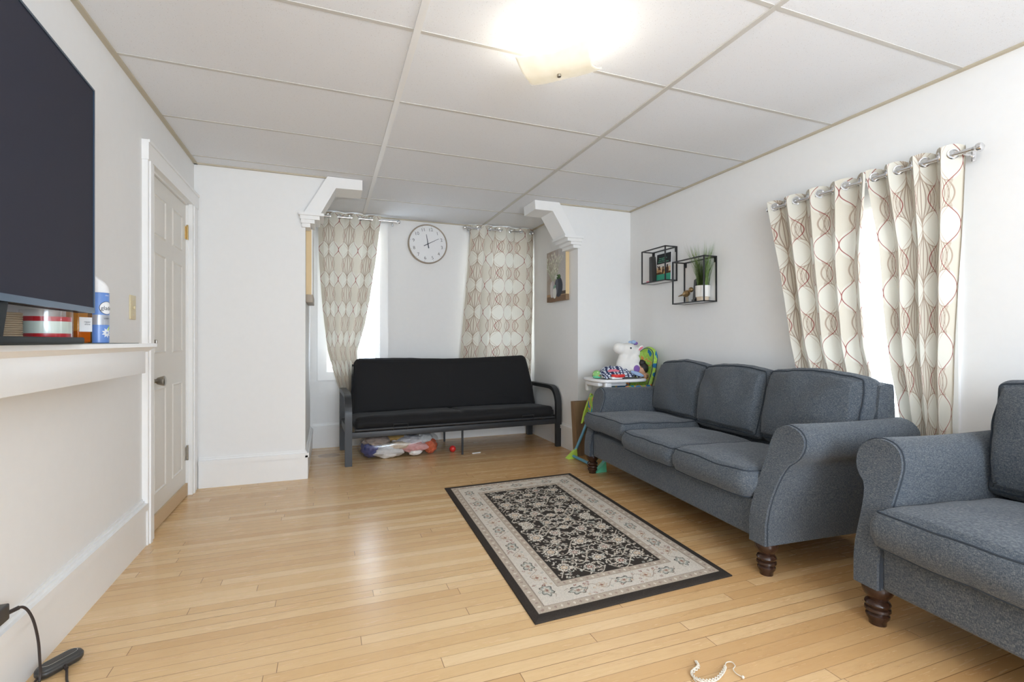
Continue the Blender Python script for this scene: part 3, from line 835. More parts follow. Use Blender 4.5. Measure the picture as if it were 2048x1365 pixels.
# ------------------------------------------------------------------ painted meshes
class Paint:
    def __init__(s, W, H, nx, ny, base):
        s.W, s.H = W, H; s.nx, s.ny = nx, ny
        s.X, s.Y = np.meshgrid(np.linspace(0, W, nx), np.linspace(0, H, ny))
        s.a = np.zeros((ny, nx, 3)); s.a[:] = base[:3]
    def _w(s, cx, cy, r):
        i0 = max(0, int((cx-r)/s.W*(s.nx-1))); i1 = min(s.nx, int((cx+r)/s.W*(s.nx-1))+2)
        j0 = max(0, int((cy-r)/s.H*(s.ny-1))); j1 = min(s.ny, int((cy+r)/s.H*(s.ny-1))+2)
        return (slice(j0, max(j0, j1)), slice(i0, max(i0, i1)))
    def blob(s, cx, cy, rx, ry=None, rot=0, c=(1, 1, 1), n=0, amp=0, inner=0, al=1., ph=0):
        ry = ry or rx; w = s._w(cx, cy, max(rx, ry)*1.4); X = s.X[w]-cx; Y = s.Y[w]-cy
        ca, sa = math.cos(rot), math.sin(rot); U = (X*ca+Y*sa)/rx; V = (-X*sa+Y*ca)/ry
        r = np.hypot(U, V); lim = 1+(amp*np.cos(n*np.arctan2(V, U)+ph) if n else 0)
        mk = (r < lim) & (r > inner)
        s.a[w][mk] = s.a[w][mk]*(1-al)+np.array(c[:3])*al
    def rect(s, x0, y0, x1, y1, c): s.a[(s.X >= x0) & (s.X <= x1) & (s.Y >= y0) & (s.Y <= y1)] = c[:3]
    def line(s, pts, wd, c, al=1.):
        for p, q in zip(pts, pts[1:]):
            mx, my = (p[0]+q[0])/2, (p[1]+q[1])/2; L = math.hypot(q[0]-p[0], q[1]-p[1])
            w = s._w(mx, my, L/2+wd*2); X, Y = s.X[w], s.Y[w]
            t = np.clip(((X-p[0])*(q[0]-p[0])+(Y-p[1])*(q[1]-p[1]))/max(1e-9, L*L), 0, 1)
            dd = np.hypot(X-p[0]-t*(q[0]-p[0]), Y-p[1]-t*(q[1]-p[1])); mk = dd < wd
            s.a[w][mk] = s.a[w][mk]*(1-al)+np.array(c[:3])*al
    def noise(s, k, seed=0):
        s.a *= 1+k*(np.random.RandomState(seed).rand(s.ny, s.nx, 1)-.5)
    def mesh(s, name, fn, mat, parent=None, thick=None):
        vs = [fn(s.X[j, i], s.Y[j, i]) for j in range(s.ny) for i in range(s.nx)]
        nx, ny = s.nx, s.ny
        fs = [(j*nx+i, j*nx+i+1, (j+1)*nx+i+1, (j+1)*nx+i) for j in range(ny-1) for i in range(nx-1)]
        colr = s.a.reshape(-1, 3)
        if thick:   # closed slab: skirt + bottom
            edge = [i for i in range(nx)]+[j*nx+nx-1 for j in range(1, ny)]+[(ny-1)*nx+i for i in range(nx-2, -1, -1)]+[j*nx for j in range(ny-2, 0, -1)]
            o = len(vs); t = Vector(thick)
            for k in edge: vs.append(tuple(Vector(vs[k])+t))
            n = len(edge); fs += [(edge[i], o+i, o+(i+1) % n, edge[(i+1) % n]) for i in range(n)]; fs.append(tuple(o+i for i in range(n)))
            colr = np.concatenate([colr, colr[edge]*.8])
        me = bpy.data.meshes.new(name); me.from_pydata(vs, [], fs)
        at = me.color_attributes.new('Col', 'FLOAT_COLOR', 'POINT')
        d4 = np.ones((len(vs), 4)); d4[:, :3] = colr; at.data.foreach_set('color', d4.ravel()); me.materials.append(M[mat])
        o = bpy.data.objects.new(name, me); col.objects.link(o)
        if parent: o.parent = parent
        return o

# rug
RW, RL = .97, 1.70
DK = (.040, .032, .026); CR = (.60, .54, .46); BG = (.45, .37, .29); LT = (.66, .60, .51); RD = (.27, .13, .10); TN = (.50, .37, .26); GR = (.36, .36, .31)
P = Paint(RW, RL, 324, 567, DK)
P.rect(.035, .045, RW-.035, RL-.045, BG); P.rect(.072, .082, RW-.072, RL-.082, (.30, .24, .19)); P.rect(.076, .086, RW-.076, RL-.086, CR)
P.rect(.186, .196, RW-.186, RL-.196, (.30, .24, .19)); P.rect(.189, .199, RW-.189, RL-.199, BG); P.rect(.222, .232, RW-.222, RL-.232, DK)
q = random.Random(3)
def mir(f):
    for sx in (0, 1):
        for sy in (0, 1): f(lambda x: RW-x if sx else x, lambda y: RL-y if sy else y, -1 if sx else 1, -1 if sy else 1)
def rosette(x, y, r, a=TN, b=LT, n=11):
    P.blob(x, y, r, c=b, n=n, amp=.16); P.blob(x, y, r*.72, c=DK, n=n, amp=.1, inner=.82); P.blob(x, y, r*.5, c=a, n=5, amp=.12); P.blob(x, y, r*.2, c=LT)
X0, X1_, Yb0, Yb1 = .225, RW-.225, .235, RL-.235
def field(fx_, fy_, sx, sy):
    for k in range(7):
        y0 = Yb0+.02+k*.115
        pts = [(fx_(X0+.01+.24*t), fy_(y0+.06*math.sin(t*6+k)+.05*t)) for t in [i/24 for i in range(25)]]
        P.line(pts, .0028, (.50, .44, .36))
    for cx, cy, r0 in ((.33, .36, .05), (.33, .53, .055), (.33, .72, .05), (.44, .30, .035), (.44, .46, .045), (.44, .64, .04), (.43, .80, .04), (.29, .82, .035)):
        sp = [(fx_(cx+(r0*(1-t*.55))*math.cos(t*7)), fy_(cy+(r0*(1-t*.55))*math.sin(t*7)*1.1)) for t in [i/26 for i in range(27)]]
        P.line(sp, .0025, (.54, .48, .40))
q2 = random.Random(5)
mir(field)
for _ in range(430):
    x = q2.uniform(X0+.008, RW/2); y = q2.uniform(Yb0+.008, RL/2); a = q2.uniform(0, PI); r = q2.uniform(.0040, .0074)
    kind = q2.random(); c1 = q2.choice([LT, CR, (.55, .49, .40), GR, BG])
    for sx in (0, 1):
        for sy in (0, 1):
            xx = RW-x if sx else x; yy = RL-y if sy else y; aa = a*(-1 if sx ^ sy else 1)
            if kind < .62: P.blob(xx, yy, r*1.5, r*.62, aa, c1)
            elif kind < .85: P.blob(xx, yy, r*1.1, c=c1, n=5, amp=.3); P.blob(xx, yy, r*.35, c=DK)
            else: P.blob(xx, yy, r*.9, c=c1); P.blob(xx, yy, r*.5, c=RD)
for x, y, r, a in ((.285, .335, .040, TN), (.40, .30, .032, RD), (.485, .37, .036, TN), (.29, .50, .043, TN), (.40, .455, .034, (.40, .27, .22)), (.36, .60, .030, BG), (.485, .56, .042, TN), (.285, .68, .043, TN), (.405, .70, .036, (.40, .27, .22)), (.485, .76, .03, TN), (.30, .84, .038, BG), (.42, .85, .030, TN)):
    for sx in (0, 1):
        for sy in (0, 1): rosette(RW-x if sx else x, RL-y if sy else y, r*.82, a)
def bord(fx_, fy_):
    pass
def border_run(n, fn, L):
    for k in range(n):
        t = (k+.5)/n*L; x, y, rot = fn(t, 0)
        if k % 2 == 0:
            P.blob(x, y, .040, .027, rot, DK, 6, .18); P.blob(x, y, .036, .023, rot, GR, 6, .18); P.blob(x, y, .024, .015, rot, CR, 6, .2); P.blob(x, y, .017, .010, rot, BG, 4, .2); P.blob(x, y, .007, .005, rot, RD)
        else:
            P.blob(x, y, .026, .020, rot, TN, 8, .15); P.blob(x, y, .021, .016, rot, CR, 8, .15); P.blob(x, y, .013, .010, rot, TN, 4, .25); P.blob(x, y, .006, c=RD)
    N = int(L*60)
    pts = []
    for i in range(N+1):
        t = i/N*L; x, y, _ = fn(t, .026*math.sin(t*2*PI/(L/n*1.0)+.8)); pts.append((x, y))
    P.line(pts, .0016, (.34, .27, .21))
    for i in range(int(L*75)):
        t = q2.uniform(.03, L-.03); off = q2.uniform(-.045, .045); x, y, rot = fn(t, off)
        ph = (t/(L/n)) % 1
        if .26 < ph < .74 and abs(off) < .032: continue
        c1 = q2.choice([RD, RD, (.34, .24, .20), GR, TN]); P.blob(x, y, q2.uniform(.005, .009), q2.uniform(.004, .007), q2.uniform(0, 3), c1, 4, .25); P.blob(x, y, .0025, c=LT)
for sgn, xx in ((1, .131), (-1, RW-.131)): border_run(13, lambda t, o, xx=xx, sgn=sgn: (xx+o*sgn, .131+t, PI/2), RL-.262)
for sgn, yy in ((1, .141), (-1, RL-.141)): border_run(5, lambda t, o, yy=yy, sgn=sgn: (.20+t, yy+o*sgn, 0), RW-.40)
for gx in (.054, .205):
    for i in range(int((RL-.1)/.028)):
        y = .06+i*.028
        if gx < y < RL-gx:
            for x in (gx, RW-gx): P.blob(x, y, .0075, .005, 0, LT if i % 2 else (.33, .24, .2), 4, .2)
    for i in range(int((RW-.1)/.028)):
        x = .06+i*.028
        if gx < x < RW-gx:
            for y in (gx+.01, RL-gx-.01): P.blob(x, y, .005, .0075, 0, LT if i % 2 else (.33, .24, .2), 4, .2)
P.noise(.28, 1)
cor = [Vector((.703, 1.612)), Vector((1.655, 1.640)), Vector((1.757, 3.355)), Vector((.762, 3.325))]
def rugf(x, y):
    u, v = x/RW, y/RL
    p = cor[0]*(1-u)*(1-v)+cor[1]*u*(1-v)+cor[2]*u*v+cor[3]*(1-u)*v
    e = min(x, RW-x, y, RL-y)
    return (p.x, p.y, .009-.004*(1-min(1, e/.02))**2+.0008*mnoise.noise(Vector((x*6, y*6, 0))))
rg = P.mesh('rug', rugf, 'rug', thick=(0, 0, -.0045)); rg.data.shade_smooth()
tag(rg, 'dark brown and cream floral patterned rug lying on the wood floor before the sofa', 'rug')

# ------------------------------------------------------------------ wall clock
ck = thing('wall_clock', 'round wall clock with white face, taupe rim and black hands between the alcove curtains', 'clock', (.972, YA, 2.035))
TF = Matrix.Rotation(R(90), 4, 'X')          # lathe axis towards the room (-Y)
MB().lathe([(.196, .0), (.203, .004), (.204, .03), (.199, .04), (.192, .038), (.190, .026), (.02, .026)], 72, 0, TF).build('rim', 'clockwood', ck)
MB().lathe([(.1905, .024), (.1905, .0275), (.001, .0275)], 72, 0, TF).build('dial', 'white', ck)
for h in range(1, 13):
    a = R(90-30*h-11); r = .150
    v, f = text_geo(str(h), .047)
    T = Matrix.Translation((r*math.cos(a), -.0285, r*math.sin(a))) @ Matrix.Rotation(R(-11 if h not in (4, 5) else -11), 4, 'Y') @ Matrix.Rotation(R(90), 4, 'X')
    MB().add(v, f, 0, T).build('numeral', 'greyink', ck, smooth=0)
    c0 = Vector((math.cos(a), 0, math.sin(a)))
    MB().tube([c0*.178+Vector((0, -.028, 0)), c0*.184+Vector((0, -.028, 0))], .0016, 5).build('tick_mark', 'greyink', ck, smooth=0)
for ang, L, tl, w, nm in ((100, .100, .045, .0048, 'hour_hand'), (28, .128, .048, .0036, 'minute_hand')):
    a = R(ang); d_ = Vector((math.cos(a), 0, math.sin(a))); n_ = Vector((-d_.z, 0, d_.x)); y_ = Vector((0, -1, 0))
    m = MB(); z0 = .031 if nm[0] == 'h' else .034
    vs = [p+y_*k for k in (z0, z0+.0015) for p in (-d_*tl-n_*w, -d_*tl+n_*w, d_*L+n_*w*.45, d_*L-n_*w*.45)]
    m.add(vs, [(0, 1, 2, 3), (7, 6, 5, 4), (0, 4, 5, 1), (1, 5, 6, 2), (2, 6, 7, 3), (3, 7, 4, 0)]); m.build(nm, 'ink', ck, smooth=0)
MB().lathe([(.006, .027), (.006, .038), (.001, .039)], 16, 0, TF).build('hub', 'ink', ck)

# ------------------------------------------------------------------ canvas pictures in the alcove
cv = thing('canvas_picture', 'canvas picture of vases with pale flowers on the right alcove wall', 'picture', (AX1, 4.12, 1.425))
PW, PH = .42, .505
p = Paint(PW, PH, 110, 134, (.36, .30, .25))
for i in range(40): p.blob(q.uniform(0, PW), q.uniform(.1, PH), q.uniform(.03, .07), c=q.choice([(.42, .38, .36), (.33, .26, .21), (.45, .42, .40)]), al=.35)
p.rect(PW*.62, .09, PW, PH, (.47, .44, .42))
p.rect(0, 0, PW, .052, (.20, .12, .07)); p.rect(0, .052, PW, .075, (.34, .22, .13)); p.rect(PW*.65, .06, PW, .09, (.09, .07, .06))
for i in range(70):
    x0 = PW*.36; a = R(q.uniform(55, 128)); L = q.uniform(.10, .30); x1 = x0+L*math.cos(a)*1.2; y1 = .17+L*math.sin(a)
    p.line([(x0, .16), ((x0+x1)/2+.01, (.17+y1)/2), (x1, y1)], .0022, (.38, .38, .28))
    for k in range(3): p.blob(x1+q.uniform(-.02, .02), y1+q.uniform(-.03, .02), .014, .005, a+q.uniform(-.6, .6), q.choice([(.68, .67, .56), (.56, .57, .44), (.60, .55, .48)]))
p.blob(PW*.32, .125, .055, .085, 0, (.44, .40, .40)); p.blob(PW*.26, .12, .028, .08, 0, (.58, .54, .52))
p.blob(PW*.64, .135, .088, .098, 0, (.045, .05, .065)); p.blob(PW*.55, .15, .03, .08, 0, (.13, .14, .17), al=.7); p.blob(PW*.62, .235, .055, .022, 0, (.04, .09, .03)); p.blob(PW*.68, .245, .02, .012, 0, (.10, .17, .05))
p.blob(PW*.43, .085, .042, .058, 0, (.66, .65, .60)); p.blob(PW*.43, .145, .03, .016, .4, (.20, .34, .26)); p.blob(PW*.5, .24, .03, .02, 0, (.55, .56, .50), 5, .3)
p.noise(.18, 2)
p.mesh('canvas_face', lambda x, y: (-.038, PW-x, y), 'print', cv)
MB().box((-.037, .001, .001), (0, PW-.001, PH-.001)).build('stretcher', 'palewood', cv, label='pale wood side of the canvas')
MB().box((-.0372, 0, 0), (-.001, PW, .055)).build('painted_edge', 'boxwood', cv)
cv2 = thing('canvas_picture', 'pale wood edged picture seen edge-on on the left alcove wall by the curtain', 'picture', (AX0, 4.06, 1.36))
MB().box((0, 0, 0), (.040, .40, .535)).build('stretcher', 'palewood', cv2)
MB().box((.040, 0, 0), (.046, .40, .535)).build('canvas_face', 'trim', cv2)
MB().box((0, -.003, -.03), (.050, .40, .03), bev=.003).build('lower_rail', 'clockwood', cv2)

# ------------------------------------------------------------------ wire shelves
def wire_shelf(label, x0, y0, y1, z0, z1):
    s = thing('wire_shelf', label, 'shelf', (XR, y0, z0), group='black wire box shelves on the right wall')
    D = XR-x0; Wd = y1-y0; H = z1-z0; t = .0045
    m = MB()
    cs = [(-D, 0), (0-t, 0), (0-t, Wd), (-D, Wd)]
    for z in (0, H):
        for (a, b), (c_, d_) in zip(cs, cs[1:]+cs[:1]):
            m.box((min(a, c_)-t, min(b, d_)-t, z-t), (max(a, c_)+t, max(b, d_)+t, z+t))
    for a, b in cs: m.box((a-t, b-t, 0), (a+t, b+t, H))
    m.build('wire_frame', 'black', s, smooth=0)
    MB().box((-D+t, t, -.002), (-t, Wd-t, .002)).build('shelf_plate', 'white', s)
    for y in (.014, Wd-.014): MB().box((-.004, y-.009, H-.04), (-.001, y+.009, H-.004)).build('hanging_tab', 'black', s)
    return s
wire_shelf('smaller black wire box shelf holding a green and black booklet', 2.60, 3.285, 3.60, 1.535, 1.815)
wire_shelf('black wire box shelf holding the potted grass and gold bird', 2.60, 2.845, 3.19, 1.328, 1.662)
# booklet, leaning on the wall side
BW, BH = .185, .235
p = Paint(BW, BH, 90, 110, (.025, .025, .028))
p.rect(0, 0, BW, .062, (.045, .30, .19)); p.rect(0, .062, BW, .150, (.62, .45, .28)); p.rect(0, .12, BW, .150, (.60, .58, .55)); p.rect(0, .062, BW, .078, (.10, .05, .02))
p.blob(.10, .078, .03, .014, 0, (.85, .50, .12))
for x, h, w in ((.035, .058, .020), (.085, .052, .013), (.14, .062, .019)):
    p.blob(x, .066+h*.42, w, h*.5, 0, (.06, .03, .018)); p.blob(x, .066+h, .010, .010, 0, (.05, .028, .018))
p.line([(.035, .11), (.01, .135)], .004, (.06, .03, .02)); p.line([(.085, .10), (.112, .09), (.14, .10)], .003, (.06, .03, .02)); p.blob(.03, .09, .025, .012, 0, (.40, .22, .10))
bk = thing('booklet', 'green and black booklet with a family photo cover in the smaller wire shelf', 'booklet', (2.672, 3.305, 1.541))
o = p.mesh('cover', lambda x, y: (-.0035+.009*y/BH, BW-x, y), 'print', bk)
MB().add([(0, 0, 0), (0, BW, 0), (.009, BW, BH), (.009, 0, BH), (.006, 0, 0), (.006, BW, 0), (.015, BW, BH), (.015, 0, BH)], [(0, 1, 2, 3), (7, 6, 5, 4), (0, 4, 5, 1), (1, 5, 6, 2), (2, 6, 7, 3), (3, 7, 4, 0)], 0, Tm((-.003, 0, 0))).build('pages', 'white', bk)
tx = MB()
for s_, zz, sz, yy in (('Your guide to', .198, .019, .105), ('your healthy', .182, .019, .112), ('future in retirement', .166, .017, .098)):
    v, f = text_geo(s_, sz); T = Matrix(((0, 0, -1, -.0045+.009*zz/BH), (-1, 0, 0, yy), (0, 1, 0, zz), (0, 0, 0, 1))); tx.add(v, f, 0, T)
tx.build('cover_title', 'teal', bk, smooth=0)
# dark bookend/case standing in the small shelf
m = MB(); pts = [(0, 0), (.045, 0), (.045, .22), (.020, .225), (.012, .15), (.004, .06)]
m.prism(pts, 0, .05, 'X', 0, Tm((2.635, 3.50, 1.541)))
tag(m.build('book', 'darkplastic'), 'narrow black book standing on end left of the green booklet', 'book')
m = MB().box((2.63, 3.558, 1.539), (2.655, 3.582, 1.556), bev=.003).box((2.628, 3.552, 1.539), (2.66, 3.585, 1.543))
tag(m.build('trinket', 'pinkf'), 'tiny pink and white trinket in the left corner of the smaller wire shelf', 'trinket')
# potted grass
pt = thing('potted_grass', 'tall artificial grass in a white and beige pot in the wire shelf', 'potted plant', (2.662, 2.925, 1.331))
MB().lathe([(.043, 0), (.045, .03), (.047, .032)], 32).build('pot_base', 'tan', pt, label='beige lower band of the pot')
MB().lathe([(.047, .032), (.052, .033), (.054, .115), (.054, .118), (.049, .118), (.047, .10), (.01, .10)], 36).build('pot', 'potwhite', pt)
gm = MB(); gr_ = random.Random(11)
for i in range(430):
    a = gr_.uniform(0, 2*PI); r0 = gr_.uniform(0, .04); L = gr_.uniform(.14, .37)*(1 if i % 3 else .6); sp = gr_.uniform(.0, .105)*L/.3; a2 = a+gr_.uniform(-.7, .7)
    b0 = Vector((r0*math.cos(a), r0*math.sin(a), .10)); tip = b0+Vector((sp*math.cos(a2), sp*math.sin(a2), L)); tip.x = min(tip.x, .052)
    mid = b0.lerp(tip, .5)+Vector((-.2*(tip.x-b0.x), -.2*(tip.y-b0.y), .0)); w = gr_.uniform(.0012, .0030)
    sd = Vector((math.sin(a2+1), math.cos(a2), 0)).normalized()
    vs = [b0-sd*w, b0+sd*w, mid-sd*w*.9, mid+sd*w*.9, b0.lerp(tip, .8)-sd*w*.5, b0.lerp(tip, .8)+sd*w*.5, tip]
    gm.add(vs, [(0, 1, 3, 2), (2, 3, 5, 4), (4, 5, 6)])
go = gm.build('grass_blades', 'leaf', pt, smooth=0); go['kind'] = 'stuff'
# gold bird
bd = thing('bird_figurine', 'faceted gold bird figurine standing left of the potted grass', 'figurine', (2.655, 3.085, 1.331))
m = MB()
m.ball((0, -.002, .075), (.024, .040, .027), 0, 9, 6, Tm(rx=R(-12)))
m.ball((0, -.040, .100), (.017, .022, .021), 0, 8, 6)
def tl(u, v): 
    y = .028+.075*v; w = lerp(.017, .006, v); a = 2*PI*u; return (w*math.cos(a), y, .072-.012*v+w*.6*math.sin(a))
m.grid(tl, 6, 3, closeu=True); m.f.append(tuple(range(len(m.v)-6, len(m.v)))); m.m.append(0)
m.build('body', 'bronze', bd, smooth=0)
MB().add([(0, -.058, .104), (.004, -.058, .098), (-.004, -.058, .098), (0, -.074, .097)], [(0, 1, 3), (1, 2, 3), (2, 0, 3), (0, 2, 1)]).build('beak', 'bronze', bd, smooth=0)
for x in (-.007, .007): MB().tube([(x, .004, .055), (x, .003, .003)], .003, 6).build('leg', 'bronze', bd)
MB().lathe([(.022, 0), (.022, .003), (.005, .004)], 16).build('base', 'bronze', bd)
m = MB().box((2.640, 2.990, 1.332), (2.672, 3.022, 1.352)); m.prism([(2.985, 1.35), (3.015, 1.35), (3.000, 1.50), (2.975, 1.51)], 2.645, 2.668, 'X')
tag(m.build('perfume_box', 'darkplastic'), 'slim dark box wedged between the gold bird and the plant pot', 'box')

# ------------------------------------------------------------------ television and mantel
mn = thing('mantel_shelf', 'white mantel shelf with deep apron on the left wall below the television', 'mantel', (XL, 0, 0))
m = MB()
pr = [(0, .985), (.160, .985), (.170, .993), (.178, 1.000), (.192, 1.006), (.192, 1.020), (0, 1.020)]
m.prism([(a, b) for a, b in pr], -.35, 2.47, 'Y')
m.build('shelf_board', 'trim', mn, smooth=30)
MB().box((.0, -.33, .897), (.165, 2.42, .990), bev=.002).build('apron', 'trim', mn)
MB().box((.004, -.33, 1.020), (.178, 2.30, 1.0225)).build('shelf_runner', 'mantletop', mn, label='thin grey runner on the mantel top')

TVW, TVH = 1.30, .745
tv = thing('television', 'large flat television with blank dark screen standing on the left mantel', 'television', (-.730, 2.010, 1.0225), R(3.0))
# local: y toward the camera is negative, +x towards the room
MB().box((-.045, -TVW, .10), (-.002, 0, .10+TVH), bev=.004).build('back_panel', 'tvstand', tv)
MB().box((-.002, -TVW+.008, .118), (.001, -.008, .10+TVH-.006)).build('screen', 'screen', tv)
b = MB(); t = .007
b.box((-.006, -TVW, .10), (.004, 0, .118)); b.box((-.006, -TVW, .10+TVH-t), (.004, 0, .10+TVH)); b.box((-.006, -t, .118), (.004, 0, .10+TVH-t)); b.box((-.006, -TVW, .118), (.004, -TVW+t, .10+TVH-t))
b.build('bezel', 'bezel', tv)
m = MB(); m.box((-.075, -.95, 0), (.055, -.245, .018), bev=.004)
for y in (-.585, -.74): m.prism([(y-.06, .016), (y+.06, .016), (y+.03 if y < -.7 else y+.085, .105), (y-.085 if y < -.7 else y-.03, .105)], -.035, -.008, 'X')
m.build('stand', 'tvstand', tv)

can = thing('air_freshener_can', 'blue aerosol can with white angled cap on the mantel beside the television', 'aerosol can', (-.785, 2.205, 1.0205), R(-24))
can.scale = (1, 1, 1.07)
CR_ = .0305
MB().lathe([(.027, 0), (CR_, .004), (CR_, .170), (.028, .178)], 40, 0).build('body', 'blue', can)
MB().lathe([(CR_+.0004, .064), (CR_+.0004, .098)], 40, 0).build('grey_band', 'cansilver', can)
def capf(u, v):
    a = 2*PI*u
    if v < .7: return ((CR_+.001-.004*v)*math.cos(a), (CR_+.001-.004*v)*math.sin(a), .174+v/.7*(.048+.020*math.cos(a-3.9)-.010))
    k = math.cos((v-.7)/.3*PI/2); r = (CR_-.002)*k
    return (r*math.cos(a), r*math.sin(a), .174+.038+.020*math.cos(a-3.9)*k+.014*math.sin((v-.7)/.3*PI/2))
MB().grid(capf, 36, 16, closeu=True).build('cap', 'canwhite', can, smooth=60)
def wrapped(v, f, r, a0, z0):
    return [(r*math.cos(a0+x/r), r*math.sin(a0+x/r), z0+y) for x, y, _ in v], f
n = 28
vs = [(0, 0, 0)]+[(.021*math.cos(2*PI*k/n), .0215*math.sin(2*PI*k/n), 0) for k in range(n)]
rings = []
vv = [(0, 0, 0)]; ff = []
for rr_ in (.33, .66, 1): vv += [(.023*rr_*math.cos(2*PI*k/n), .021*rr_*math.sin(2*PI*k/n), 0) for k in range(n)]
ff = [(0, 1+k, 1+(k+1) % n) for k in range(n)]
for q_ in (0, 1): ff += [(1+q_*n+k, 1+q_*n+n+k, 1+q_*n+n+(k+1) % n, 1+q_*n+(k+1) % n) for k in range(n)]
CA = R(0)
v2, f2 = wrapped([(x*1.07, y*1.07, 0) for x, y, z in vv], ff, CR_+.0005, CA, .122); MB().add(v2, f2).build('logo_outline', 'ink', can, smooth=0)
v2, f2 = wrapped(vv, ff, CR_+.0008, CA, .122); MB().add(v2, f2).build('logo_oval', 'canwhite', can, smooth=0)
v, f = text_geo('glade', .020); v2, f2 = wrapped(v, f, CR_+.0014, CA, .121); MB().add(v2, f2).build('logo_lettering', 'ink', can, smooth=0)
v, f = text_geo('clean', .007); v2, f2 = wrapped(v, f, CR_+.0014, CA, .165); MB().add(v2, f2).build('top_lettering', 'canwhite', can, smooth=0)
v, f = text_geo('LINEN', .008); v2, f2 = wrapped(v, f, CR_+.0014, CA, .086); MB().add(v2, f2).build('band_lettering', 'ink', can, smooth=0); lm = MB()
for k in range(9):
    a = k*2*PI/9; v2, f2 = wrapped([(.0+.018*math.cos(a)*s_+.004*math.sin(a)*t_, -.006+.018*math.sin(a)*s_-.004*math.cos(a)*t_, 0) for s_, t_ in ((.1, 0), (.5, 1), (1, 0), (.5, -1))], [(0, 1, 2, 3)], CR_+.0009, CA, .043); lm.add(v2, f2, 0)
v2, f2 = wrapped([(-.002, -.002, 0), (.004, -.004, 0), (.009, .012, 0), (.004, .01, 0)], [(0, 1, 2, 3)], CR_+.0013, CA+.1, .048); lm.add(v2, f2, 1)
lm.build('printed_flower', ['canwhite', 'lime'], can, smooth=0)

bt = thing('amber_bottle', 'square amber pump bottle with a small white label behind the television corner', 'bottle', (-.808, 2.115, 1.0205), R(-32))
MB().box((-.026, -.026, 0), (.026, .026, .115), bev=.006).lathe([(.024, .113), (.014, .122), (.014, .128)], 20).build('glass_body', 'amber', bt)
MB().box((-.0225, -.0225, .004), (.0225, .0225, .045), bev=.005).build('liquid', plain('amber_liquid', (.60, .28, .03, 1), .3), bt)
MB().lathe([(.0165, .126), (.0165, .150), (.012, .152), (.011, .170)], 20).build('cap', 'canwhite', bt)
MB().box((.0262, -.020, .042), (.0268, .022, .092)).build('label', 'canwhite', bt)
tx = MB(); 
for s_, zz in (('repair', .076), ('shine', .068)):
    v, f = text_geo(s_, .009); tx.add(v, f, 0, Matrix(((0, 0, 1, .0272), (1, 0, 0, .006), (0, 1, 0, zz), (0, 0, 0, 1))))
tx.build('label_print', 'ink', bt, smooth=0)

cd = thing('candle_jar', 'glass candle with white and red wax behind the television stand', 'candle', (-.790, 1.862, 1.0225))
cd.scale = (1.08, 1.08, 1.0)
MB().lathe([(.050, .003), (.052, .006), (.052, .030)], 36).build('red_wax', 'waxred', cd)
MB().lathe([(.052, .0302), (.052, .066)], 36).build('white_wax', 'waxwhite', cd)
MB().lathe([(.052, .0662), (.052, .080)], 36).build('top_wax', 'waxred', cd)
MB().lathe([(.055, 0), (.0555, .004), (.0555, .10), (.054, .10)], 36).build('glass', 'film', cd)
m = MB().box((-.864, 1.985, 1.0225), (-.812, 2.045, 1.10), bev=.002); tag(m.build('white_carton', 'canwhite'), 'small white carton between the candle and the amber bottle', 'carton')
m = MB()
for k in range(14): m.tube([(.028*math.cos(a_), .028*math.sin(a_), .004+k*.006) for a_ in [2*PI*i/24 for i in range(24)]], .0035, 6, closed=True)
m.lathe([(.027, .0), (.027, .085)], 20)
o = m.build('wicker_cup', wood('tan_cane', (.30, .21, .13, 1), (.45, .34, .22, 1), 'X', .6)); o.location = (-.815, 1.722, 1.0225); tag(o, 'small tan woven cup behind the television stand, left of the candle', 'cup')

sw = thing('light_switch', 'almond toggle light switch on the left wall beside the door', 'light switch', (XL, 2.80, 1.19))
MB().box((0, -.036, -.058), (.006, .036, .058), bev=.003).build('plate', 'almond', sw)
MB().box((.006, -.004, -.008), (.014, .004, .006), bev=.002).build('toggle', 'almond', sw)
for z in (-.035, .035): MB().ball((.006, 0, z), .0028, 0, 8, 6).build('screw', 'nickel', sw)

# ------------------------------------------------------------------ floor cords
def capsule(L, r, k=10):
    return [Vector((L*(1 if i < k else -1)+r*math.cos(R(-90+180*(i % k)/(k-1)+(0 if i < k else 180))), r*math.sin(R(-90+180*(i % k)/(k-1)+(0 if i < k else 180))))) for i in range(2*k)]
hb = thing('cord_switch', 'dark oblong cord hub lying on the floor at the bottom left', 'power hub', (-.786, 1.928, 0), R(53))
ol = capsule(.036, .025)
b, w = cushion(ol, .002, .034, crown=.003, er=.010, bulge=.002, wob=0, welt=False); b.build('housing', 'darkplastic', hb, smooth=180)
MB().tube([(p_.x*.78, p_.y*.62, .0365) for p_ in ol], .0009, 5, closed=True).build('inlay_line', 'chrome', hb)
m = MB().box((0, 0, 0), (.045, .055, .045), bev=.004); o = m.build('wall_plug', 'darkplastic'); o.location = (XL+.001, 1.70, .258); tag(o, 'black plug adapter on the left wall, cut by the frame edge', 'plug')
m = MB(); m.tube(catmull([(-.835, 1.765, .272), (-.815, 1.795, .268), (-.803, 1.815, .225), (-.80, 1.838, .15), (-.80, 1.848, .08), (-.80, 1.85, .03), (-.797, 1.82, .005), (-.79, 1.77, .0045), (-.80, 1.75, .0045), (-.815, 1.80, .0045), (-.820, 1.86, .006), (-.816, 1.886, .014)], 10), .0036, 8)
m.tube([(-.835, 1.757, .272), (-.822, 1.79, .270)], .006, 8)
tag(m.build('power_cord', 'cord'), 'thin black cord drooping from the wall plug down to the hub', 'cord')
m = MB(); m.tube(catmull([(-.758, 1.937, .016), (-.748, 1.915, .008), (-.732, 1.875, .0045), (-.712, 1.837, .0045), (-.68, 1.78, .0045), (-.66, 1.70, .0045)], 8), .0034, 8)
